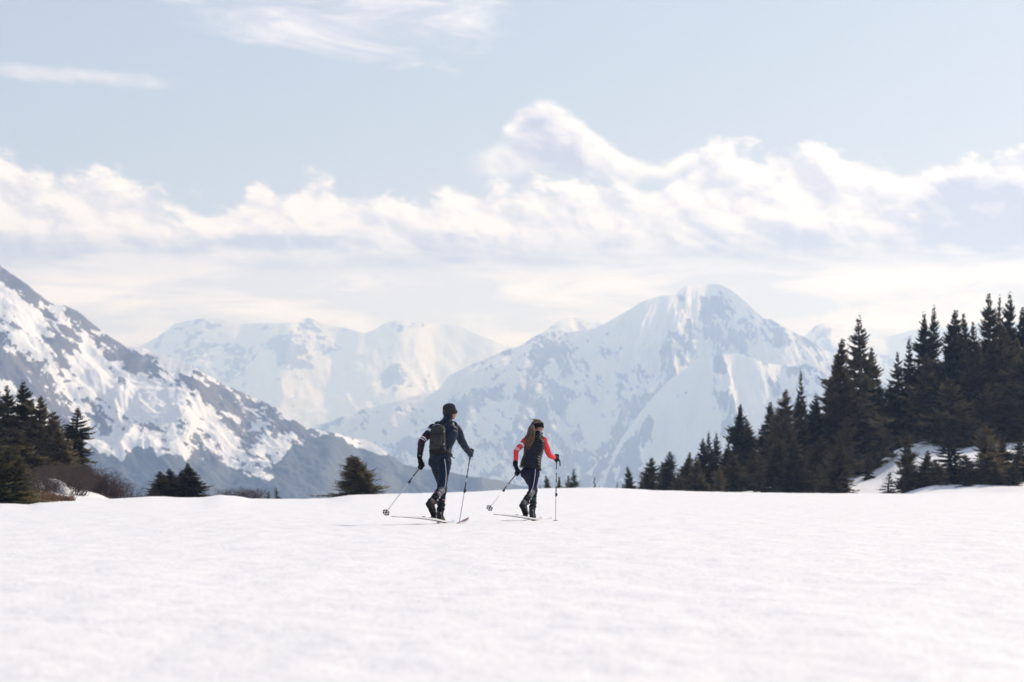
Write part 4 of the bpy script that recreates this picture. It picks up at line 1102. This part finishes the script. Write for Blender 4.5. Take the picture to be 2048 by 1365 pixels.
# ---- man ---------------------------------------------------------------------
def build_man():
    m = Fig(740, 790, 4.875, 35.0, 680)
    o = empty('person', (m.X, m.D, m.Z)); org = (m.X, m.D, m.Z)
    shL, shR = m(618, 328, .14), m(842, 336, .20); elL, wrL = m(503, 455, .0), m(484, 600, -.14); elR, wrR = m(918, 495, .34), m(975, 574, .54)
    hipL, hipR = m(640, 655, .04), m(732, 655, -.04); kneeL, kneeR = m(712, 905, .25), m(696, 925, -.18)
    toeR = m.px(869.5, 1037, -.40); heelL = m.px(877.5, 1047.5, -.02); heelL[2] = 0.035
    def tp(c, nn, kn, an):
        t, dist = bone_t(c, kn, an); i = np.zeros(len(c), int)
        i[(t > .02) & (t < .62) & (dist < .085) & (nn[:, 0]*0.75 + nn[:, 2]*0.45 - nn[:, 1]*.1 > 0.35)] = 1  # paler grey on upper calf faces turned right and upward
        return i
    tr, ankL, ankR, shL_, shR_, heelR, d, n = legs_and_boots(m, o, hipL, hipR, kneeL, kneeR, toeR, heelL, R(44), [M_NAVY2, M_CALF], M_BOOT, M_REDB, 1.0, 1.06, tr_paint=tp)
    st = resample([m(730, 628, 0)[[0, 2]], m(741, 700, 0)[[0, 2]], m(746, 780, 0)[[0, 2]], m(741, 850, 0)[[0, 2]], m(732, 908, 0)[[0, 2]]], 26)
    back_line(tr, st, 0.0045, 'piping', M_PIPE, o)
    # jacket
    secs = [(684, 618, -.01, .166, .125, 25), (688, 570, .01, .160, .120, 23), (696, 515, .05, .157, .115, 20), (715, 440, .09, .183, .126, 14), (728, 375, .13, .198, .125, 9), (735, 325, .16, .188, .106, 7), (742, 286, .18, .122, .088, 7), (754, 256, .20, .078, .072, 10), (762, 226, .215, .068, .068, 20), (766, 212, .22, .066, .066, 20)]
    tor = tube([m(a, b, c) for a, b, c, *_ in secs], [(s[3], s[4]) for s in secs], side=[side_at(s[5]) for s in secs], n=28)
    arms = [tube([shL, shL*.45+elL*.55, elL], [.072, .062, .053]), tube([elL, elL*.5+wrL*.5, wrL], [.053, .049, .037]),
            tube([shR, shR*.45+elR*.55, elR], [.074, .064, .054]), tube([elR, elR*.5+wrR*.5, wrR], [.054, .050, .038]),
            ellipsoid(shL, (np.array([.075, 0, 0]), np.array([0, .075, 0]), np.array([0, 0, .07]))), ellipsoid(shR, (np.array([.078, 0, 0]), np.array([0, .075, 0]), np.array([0, 0, .07])))]
    def jp(c, nn):
        i = np.zeros(len(c), int)
        t, dist = bone_t(c, shL, elL); u = (dist < .085) & (c[:, 0] < shL[0]+.02)
        tf, df = bone_t(c, elL, wrL); fo = (df < .075) & (tf > 0.0) & (df <= dist+.002)
        i[u & (t > .24) & (t < .38)] = 2
        i[u & (t > .60) & ~fo] = 1
        i[u & (((t > .80) & (t < .86)) | ((t > .92) & (t < .98))) & ~fo] = 2
        i[fo] = 1; i[fo & (np.sin(tf*60) > .25) & (tf > .15)] = 0
        i[fo & (tf > .86)] = 3
        return i
    jk = solid('jacket', [tor]+arms, 0.009, 4, [M_NAVY, M_MAROON, M_WHITE, M_GREYC], jp, o, wrinkle=0.006)
    # head, turned to the right
    hc = m(779, 168, .24); fwd = unit((math.sin(R(62)), math.cos(R(62)), -.06)); up = unit(np.array([.03, .05, 1])); fwd = unit(fwd-up*np.dot(fwd, up))
    r, E_, hp = head_parts(hc, fwd, up)
    nb = m(756, 262, .19)
    cap = lambda a, b, r0, r1: tube([a, b], [r0, r1])
    handL = m(480, 700, -.21); handR = m(994, 566, .60)
    body = hp + [tube([hc-up*.04-fwd*.01, nb], [.052, .060]), tube([m(690, 560, .03), m(715, 440, .09), m(730, 330, .16)], [(.13, .09), (.14, .095), (.14, .08)], side=RT),
                 cap(shL, elL, .045, .038), cap(elL, wrL, .036, .027), cap(shR, elR, .045, .038), cap(elR, wrR, .036, .027), cap(shL, shR, .06, .06), cap(wrL, handL*.5+wrL*.5, .025, .022), cap(wrR, handR*.5+wrR*.5, .025, .022),
                 ellipsoid((hipL+hipR)/2+FW*.01, (RT*.11, FW*.07, UP*.10)), cap(hipL+FW*.02, kneeL, .055, .042), cap(hipR+FW*.02, kneeR, .055, .042), cap(kneeL, ankL, .046, .034), cap(kneeR, ankR, .046, .034), cap(nb, m(725, 345, .15), .06, .09)]
    body_mesh(o, body); face_details(E_, r, fwd, up, o)
    plain('hair', [ellipsoid(E_(0, -.020, .005), (r*.081, fwd*.090, up*.078))], M_HAIR, o)
    # beanie with turned-up ribbed brim
    V, Fc = [], []; N = 48
    prof = [(.080, -.040), (.092, -.042), (.097, -.030), (.098, .018), (.093, .026), (.091, .034), (.0905, .060), (.084, .085), (.068, .106), (.045, .118), (.020, .124)]
    bax = unit(up - fwd*0.22); bf = unit(fwd - bax*np.dot(fwd, bax)); br = np.cross(bf, bax)
    for j, (rr, z) in enumerate(prof):
        for k in range(N):
            th = 2*math.pi*k/N; q = rr*(1+.014*math.cos(th*24)) ; V.append(E_(0, -.004, .004) + br*q*.94*math.cos(th) + bf*q*1.08*math.sin(th) + bax*z)
    for j in range(len(prof)-1):
        for k in range(N): Fc.append((j*N+k, j*N+(k+1) % N, (j+1)*N+(k+1) % N, (j+1)*N+k))
    V.append(E_(0, -.004, .004)+bax*.126); Fc += [((len(prof)-1)*N+k, (len(prof)-1)*N+(k+1) % N, len(V)-1) for k in range(N)]
    plain('hat', [(V, Fc)], M_HAT, o)
    # poles and gloves
    topR, tipR = m(987, 538, .63), m(861, 1266, -.06); tipR[2] = gz(m.X+tipR[0], m.D+tipR[1]) - m.Z - 0.085
    gR = topR + unit(tipR-topR)*.055
    topL, tipL = m(517, 668, -.13), m(136, 1176, -1.22); gL = topL + unit(tipL-topL)*.075
    glove('glove', wrR, gR, topR-tipR, o, 1, unit(wrR-elR)); glove('glove', wrL, gL, topL-tipL, o, -1, unit(wrL-elL))
    tag(o, 'skier in navy jacket and charcoal beanie with a backpack, striding away', 'person', 'skiers crossing the snow')
    sp = lambda g, w_, e: [g+np.array([0, -.02, .03]), g*.4+w_*.6+np.array([.035, -.02, -.01]), w_+e*np.array([1, 1, 1]), g*.4+w_*.6+np.array([-.03, .02, -.03]), g+np.array([0, .02, .02])]
    pole('ski_pole', org, topR, tipR, .52, 'silver pole planted upright in the snow at the man\'s right', sp(gR, wrR, np.array([.0, -.045, .0])))
    pole('ski_pole', org, topL, tipL, .36, 'silver pole trailing behind the man, held in his left hand', sp(gL, wrL, np.array([.0, -.045, .0])))
    # skis
    sR = toeR - d*0.03 - n*0.02; base = np.array(org)+np.array([sR[0], sR[1], 0])
    ski('ski', base, HEAD, [(-1.12, sR[2]+.035), (-.9, sR[2]+.030), (-.4, sR[2]+.008), (0, sR[2]-.022), (.35, .025), (.62, .0), (.85, .012), (.97, .045), (1.04, .085)], 'off-white ski with lifted tail under the man\'s rear boot', GROUP_SKI, True)
    sL = heelL + FWL*.27; base = np.array(org)+np.array([sL[0], sL[1], 0])
    ski('ski', base, HEAD_L, [(-1.1, -.004), (-.6, -.006), (0, .008), (.5, -.006), (.72, -.004), (.84, .012), (.90, .03)], 'off-white ski flat on the snow under the man\'s front boot', GROUP_SKI)
    # backpack ------------------------------------------------------------------
    bp = empty('backpack', org)
    top_c, bot_c = m(668, 312, .06), m(664, 575, -.11)
    upv = unit(top_c-bot_c); rt = side_at(20); rt = unit(rt - upv*np.dot(rt, upv)); outv = np.cross(rt, upv); outv = outv if outv[1] < 0 else -outv
    Hh = np.linalg.norm(top_c-bot_c)
    def shell(c0, z0, z1, prof, p=3.2, N=32):
        V, Fc = [], []
        for t, hw, hd, off in prof:
            c = c0 + upv*(z0+(z1-z0)*t) + outv*off
            for k in range(N):
                th = 2*math.pi*k/N; cc, ss = math.cos(th), math.sin(th)
                V.append(c + rt*hw*np.sign(cc)*abs(cc)**(2/p) + outv*hd*np.sign(ss)*abs(ss)**(2/p))
        M = len(prof)
        for j in range(M-1):
            for k in range(N): Fc.append((j*N+k, j*N+(k+1) % N, (j+1)*N+(k+1) % N, (j+1)*N+k))
        V.append(np.mean(V[:N], 0)); V.append(np.mean(V[(M-1)*N:M*N], 0))
        Fc += [(M*N, (k+1) % N, k) for k in range(N)] + [(M*N+1, (M-1)*N+k, (M-1)*N+(k+1) % N) for k in range(N)]
        return V, Fc
    cc = bot_c + outv*0.02
    plain('main_compartment', [shell(cc, -.01, Hh+.02, [(0, .085, .045, 0), (.03, .108, .062, 0), (.15, .120, .070, 0), (.45, .119, .072, 0), (.75, .112, .066, 0), (.90, .100, .056, -.004), (.97, .080, .042, -.006), (1, .05, .026, -.008)])], M_PACK, bp)
    pk = plain('front_pocket', [shell(cc+outv*.068, .03, .27, [(0, .06, .010, 0), (.05, .080, .020, 0), (.3, .088, .030, 0), (.7, .086, .028, 0), (.93, .076, .016, 0), (1, .06, .006, 0)])], M_PACK, bp)
    plain('zip', [tube([cc+outv*.096+upv*.262-rt*.07, cc+outv*.103+upv*.264, cc+outv*.096+upv*.262+rt*.07], [.004]*3, n=8)], M_STRAP, pk)
    tpk = plain('top_pocket', [shell(cc+outv*.052, Hh-.13, Hh+.005, [(0, .06, .012, 0), (.1, .078, .024, 0), (.5, .082, .030, 0), (.85, .066, .020, -.004), (1, .045, .008, -.008)])], M_PACK, bp)
    plain('zip', [tube([cc+outv*.070+upv*(Hh-.015)-rt*.055, cc+outv*.080+upv*(Hh-.008), cc+outv*.070+upv*(Hh-.015)+rt*.055], [.004]*3, n=8)], M_BUCK, tpk)
    for sx in (-1, 1):
        for zz in (.10, .30):
            plain('compression_strap', [tube([cc+rt*sx*.119+upv*zz-outv*.05, cc+rt*sx*.124+upv*zz+outv*.02, cc+rt*sx*.105+upv*(zz+.005)+outv*.072], [(.009, .003)]*3, side=upv, n=8)], M_STRAP, bp)
    plains('strap_buckle', [box(cc+rt*.115+upv*.10+outv*.062, .010, .006, .012, (rt, outv, upv)), box(cc+rt*.112+upv*.30+outv*.062, .010, .006, .012, (rt, outv, upv))], M_BUCK, bp, False)
    plain('base_panel', [shell(cc+outv*.004, -.025, .05, [(0, .075, .04, 0), (.2, .108, .066, 0), (.8, .1235, .0745, 0), (1, .122, .073, 0)])], M_STRAP, bp)
    plain('haul_loop', [tube([cc+upv*(Hh-.01)-rt*.03-outv*.03, cc+upv*(Hh+.03)-rt*.02-outv*.03, cc+upv*(Hh+.03)+rt*.02-outv*.03, cc+upv*(Hh-.01)+rt*.03-outv*.03], [.005]*4, n=8)], M_STRAP, bp)
    yb = np.array([0, 1., 0])
    plain('shoulder_strap', [tube([m(650, 315, .045), m(655, 285, .07), m(662, 262, .12), m(650, 268, .20), m(640, 320, .27)], [(.026, .008)]*5, side=[np.array([1., 0, 0])]*5, n=12)], M_PACK, bp)
    plain('shoulder_strap', [tube([m(720, 312, .05), m(745, 285, .085), m(785, 258, .13), m(826, 264, .18), m(845, 300, .27), m(835, 370, .30)], [(.026, .008)]*6, side=[np.array([.7, 0, .4]), np.array([.7, .0, .5]), np.array([.6, -.5, .3]), np.array([.5, -.8, 0]), np.array([1, -.3, 0.]), np.array([1., 0, 0])], n=12)], M_PACK, bp)
    plains('hip_belt', [tube([m(590, 560, -.02), m(583, 572, .05), m(600, 590, .13)], [(.024, .008)]*3, side=UP, n=10), tube([m(742, 560, -.12), m(785, 575, -.07), m(800, 590, .02), m(780, 600, .12)], [(.024, .008)]*4, side=UP, n=10)], M_STRAP, bp)
    plain('loose_strap_end', [tube([m(797, 600, -.02), m(812, 612, -.05), m(826, 620, -.07)], [(.009, .003)]*3, n=8)], M_STRAP, bp)
    tag(bp, 'dark grey backpack worn by the man in the navy jacket', 'backpack')
build_man()

# ---- woman -------------------------------------------------------------------
def build_woman():
    m = Fig(960, 820, 5.69, 38.8, 590)
    o = empty('person', (m.X, m.D, m.Z)); org = (m.X, m.D, m.Z)
    shL, shR = m(515, 355, .12), m(722, 345, .17); elL, wrL = m(410, 470, -.02), m(402, 620, -.15); elR, wrR = m(792, 520, .27), m(862, 550, .46)
    hipL, hipR = m(528, 722, .04), m(622, 722, -.04); kneeL, kneeR = m(618, 905, .22), m(590, 932, -.16)
    toeR = m.px(1052.5, 1034, -.38); heelL = m.px(1062.5, 1038, -.02); heelL[2] = 0.03
    def tp(c, nn, kn, an):
        t, dist = bone_t(c, kn, an); i = np.zeros(len(c), int)
        i[(t > .02) & (t < .6) & (dist < .08) & (nn[:, 0]*.75+nn[:, 2]*.45-nn[:, 1]*.1 > .4)] = 1  # same paler grey where the calf turns right and upward
        return i
    tr, ankL, ankR, a_, b_2, heelR, d, n = legs_and_boots(m, o, hipL, hipR, kneeL, kneeR, toeR, heelL, R(44), [M_PURP, M_CALF], M_BOOTG, M_TEAL, 0.88, 0.96, tr_paint=tp)
    st = resample([m(630, 640, 0)[[0, 2]], m(628, 720, 0)[[0, 2]], m(618, 800, 0)[[0, 2]], m(602, 880, 0)[[0, 2]], m(575, 940, 0)[[0, 2]]], 26)
    back_line(tr, st, 0.0045, 'piping', M_PIPE, o)
    # red jersey
    secs = [(588, 590, .03, .128, .092, 22), (600, 520, .06, .125, .095, 18), (612, 420, .11, .140, .102, 12), (620, 355, .15, .150, .092, 8), (640, 315, .17, .105, .075, 8), (656, 297, .18, .060, .056, 15)]
    tor = tube([m(a, b, c) for a, b, c, *_ in secs], [(s[3], s[4]) for s in secs], side=[side_at(s[5]) for s in secs], n=24)
    arms = [tube([shL, shL*.45+elL*.55, elL], [.058, .050, .043]), tube([elL, elL*.5+wrL*.5, wrL], [.043, .040, .030]),
            tube([shR, shR*.45+elR*.55, elR], [.060, .052, .045]), tube([elR, elR*.5+wrR*.5, wrR], [.045, .042, .032])]
    def jp(c, nn):
        i = np.zeros(len(c), int)
        t, dist = bone_t(c, shL, elL); tf, df = bone_t(c, elL, wrL); u = (dist < .075) & (c[:, 0] < shL[0]+.01) & ~((df < dist) & (tf > 0))
        i[u & (t > .36) & (t < .52)] = 1
        i[u & (((t > .84) & (t < .89)) | ((t > .95) & (t < 1.0)))] = 1
        return i
    solid('jersey', [tor]+arms, 0.009, 4, [M_RED, M_WHITE], jp, o, wrinkle=0.005)
    # quilted vest: stacked puffed baffles round the torso
    vs = [(571, 676, -.014, .176, .134, 27), (574, 645, -.006, .170, .126, 27), (585, 590, .02, .158, .118, 25), (598, 530, .05, .142, .108, 20), (606, 470, .085, .148, .110, 15), (612, 410, .115, .160, .112, 12), (617, 362, .14, .168, .104, 9), (624, 330, .16, .155, .095, 8), (640, 303, .175, .112, .082, 10), (660, 282, .19, .072, .066, 15), (670, 262, .20, .064, .062, 20), (673, 252, .205, .060, .058, 20)]
    arr = np.array([[*m(a, b, c), s0, s1, s2] for a, b, c, s0, s1, s2 in vs]); q = np.linspace(0, len(vs)-1, 150); A = np.stack([np.interp(q, np.arange(len(vs)), arr[:, k]) for k in range(6)], 1)
    kk = np.ones(9)/9; A = np.stack([np.convolve(np.pad(A[:, k], 4, 'edge'), kk, 'valid') for k in range(6)], 1)
    arc = np.r_[0, np.cumsum(np.linalg.norm(np.diff(A[:, :3], axis=0), axis=1))]
    puff = 0.014*np.abs(np.sin(arc/0.042*math.pi))**0.6*np.clip(1-(q-9.2)/1.0, 0, 1)
    # the hem hangs lower on the right hip
    V, Fc = [], []; N = 48
    for i in range(len(A)):
        sd2 = side_at(A[i, 5]); t = unit(A[min(i+1, 149), :3]-A[max(i-1, 0), :3]); a = unit(sd2-t*np.dot(sd2, t)); b = np.cross(t, a)
        for k in range(N):
            th = 2*math.pi*k/N; hem = -0.022*math.cos(th)*max(0, 1-q[i]/2.5)
            w_ = 0.004*math.sin(th*3+i*.13)
            V.append(A[i, :3] + a*(A[i, 3]+puff[i]+w_)*math.cos(th) + b*(A[i, 4]+puff[i]+w_)*math.sin(th) + t*hem)
    for i in range(len(A)-1):
        for k in range(N): Fc.append((i*N+k, i*N+(k+1) % N, (i+1)*N+(k+1) % N, (i+1)*N+k))
    V.append(A[0, :3]+UP*.03); Fc += [(len(V)-1, (k+1) % N, k) for k in range(N)]
    vest = plain('vest', [(V, Fc)], M_VEST, o)
    plain('collar_trim', [ring(m(673, 254, .205), (side_at(20), np.array([math.sin(R(20)), math.cos(R(20)), 0])), unit(np.array([.1, .15, 1])), .058, .056, .006, 24)], M_PIPE, vest)
    plains('armhole', [tube([shR+np.array([-.012, .0, .065]), shR+np.array([.006, -.045, .03]), shR+np.array([.004, -.052, -.03]), shR+np.array([-.018, -.035, -.085])], [(.010, .006)]*4, n=8), tube([shL+np.array([.012, .0, .062]), shL+np.array([-.004, -.045, .03]), shL+np.array([.0, -.052, -.03]), shL+np.array([.02, -.035, -.085])], [(.010, .006)]*4, n=8)], M_VEST, vest)
    # head
    hc = m(654, 196, .23); up = unit(np.array([.10, .10, 1])); fwd = unit((math.sin(R(66)), math.cos(R(66)), -.12)); fwd = unit(fwd-up*np.dot(fwd, up))
    r, E_, hp = head_parts(hc, fwd, up, .94); nb = m(666, 280, .19)
    cap = lambda a, b, r0, r1: tube([a, b], [r0, r1])
    body = hp + [tube([hc-up*.04-fwd*.01, nb], [.045, .050]), tube([m(590, 600, .03), m(608, 440, .10), m(622, 355, .15)], [(.11, .08), (.115, .08), (.115, .07)], side=RT),
                 cap(shL, elL, .038, .032), cap(elL, wrL, .030, .023), cap(shR, elR, .038, .032), cap(elR, wrR, .030, .023), cap(shL, shR, .05, .05), cap(nb, m(622, 360, .15), .05, .08),
                 ellipsoid((hipL+hipR)/2+FW*.01, (RT*.10, FW*.065, UP*.09)), cap(hipL+FW*.02, kneeL, .052, .040), cap(hipR+FW*.02, kneeR, .052, .040), cap(kneeL, ankL, .042, .032), cap(kneeR, ankR, .042, .032)]
    body_mesh(o, body); face_details(E_, r, fwd, up, o, .94)
    # hair: combed cap of strands and a long ponytail
    rng = np.random.RandomState(9)
    capv = ellipsoid(E_(0, -.018, .030), (r*.083, fwd*.094, up*.090), 28, 16)
    tie = m(600, 170, .155)
    strands = []
    for i in range(70):                                   # combed back over the crown to the tie
        th = rng.uniform(-1.5, 1.5); st0 = E_(.080*math.sin(th), .030+.03*math.cos(th)*rng.rand(), .075+.025*math.cos(th))
        mid = E_(.070*math.sin(th)*.8, -.030, .112*math.cos(th*.55)+.012)
        strands.append(tube([st0, mid, tie*.55+mid*.45+up*.02, tie], [.004, .006, .006, .005], n=6))
    for i in range(26):                                    # wisps lifted off the crown
        a0 = E_(rng.uniform(-.05, .05), rng.uniform(-.06, .05), .108); strands.append(tube([a0, a0+up*.014-fwd*.03, a0+up*rng.uniform(.0, .022)-fwd*.07+r*rng.uniform(-.02, .02)], [.004, .003, .0015], n=5))
    hair = plain('hair', [capv]+strands, M_HAIR, o)
    pt = []
    for i in range(190):
        th = rng.rand()*6.283; rr = math.sqrt(rng.rand()); jx, jy = rr*math.cos(th), rr*math.sin(th)
        end = rng.uniform(.55, .98)
        line = [(600, 172, .145, .016), (590, 200, .100, .034), (586, 250, .055, .052), (584, 310, .030, .060), (574, 370, .012, .058), (558, 425, -.004, .050), (548, 465, -.012, .040)]
        pts = []
        for (a, b, c, w_) in line:
            bb = 172+(b-172)*end; p = m(a, bb, c); pts.append(p + np.array([jx*w_*1.05, jy*w_*.55, rng.uniform(-.006, .006)]))
        pts = [np.array(p) for p in resample(pts, 12)]
        ph = rng.rand()*6; pts = [p + np.array([.006*math.sin(k*.9+ph), .004*math.cos(k*.8+ph), 0])*min(1, k/4) for k, p in enumerate(pts)]
        pt.append(tube(pts, [.0055*(1-.8*(k/11)**2)+.0008 for k in range(12)], n=5))
    plain('ponytail', pt, M_HAIR, hair)['kind'] = 'stuff'
    plain('hair_tie', [ring(tie, (unit(np.cross(up, (-.3, -.9, .3))), up), unit((-.3, -.9, -.2)), .016, .016, .008, 16)], M_BAND, hair)
    bu = unit(up - fwd*.30); bf = unit(fwd-bu*np.dot(fwd, bu)); brr = np.cross(bf, bu)
    plain('headband', [ring(E_(0, -.010, .026), (brr, bf), bu, .083, .100, .037, 36)], M_BAND, o)
    # poles and gloves
    topR, tipR = m(872, 520, .52), m(859, 1274, -.30); tipR[2] = gz(m.X+tipR[0], m.D+tipR[1]) - m.Z - .085; gR = topR + unit(tipR-topR)*.055
    topL, tipL = m(445, 690, -.12), m(88, 1145, -1.15); gL = topL + unit(tipL-topL)*.07
    glove('glove', wrR, gR, topR-tipR, o, 1, unit(wrR-elR)); glove('glove', wrL, gL, topL-tipL, o, -1, unit(wrL-elL))
    tag(o, 'skier with long ponytail in black quilted vest and coral red sleeves', 'person', 'skiers crossing the snow')
    pole('ski_pole', org, topR, tipR, .56, 'silver pole planted upright at the woman\'s right, strap dangling', [gR+np.array([.012, -.02, .02]), m(897, 560, .50), m(910, 600, .49), m(911, 640, .485)])
    pole('ski_pole', org, topL, tipL, .50, 'silver pole trailing behind the woman, held in her left hand', [gL+np.array([0, -.02, .03]), gL*.4+wrL*.6+np.array([.03, -.03, 0]), wrL+np.array([0, -.04, 0]), gL*.4+wrL*.6+np.array([-.03, -.01, -.02])])
    sR = toeR - d*.03 - n*.02; base = np.array(org)+np.array([sR[0], sR[1], 0])
    ski('ski', base, HEAD, [(-1.0, sR[2]+.045), (-.8, sR[2]+.040), (-.35, sR[2]+.012), (0, sR[2]-.018), (.30, .012), (.55, -.004), (.75, -.004), (.87, .010), (.93, .03)], 'off-white ski with lifted tail under the woman\'s rear boot', GROUP_SKI)
    sL = heelL + FWL*.24; base = np.array(org)+np.array([sL[0], sL[1], 0])
    ski('ski', base, HEAD_L, [(-1.0, -.004), (-.5, -.006), (0, .006), (.45, -.006), (.66, -.004), (.78, .012), (.83, .03)], 'off-white ski flat on the snow under the woman\'s front boot', GROUP_SKI)
build_woman()
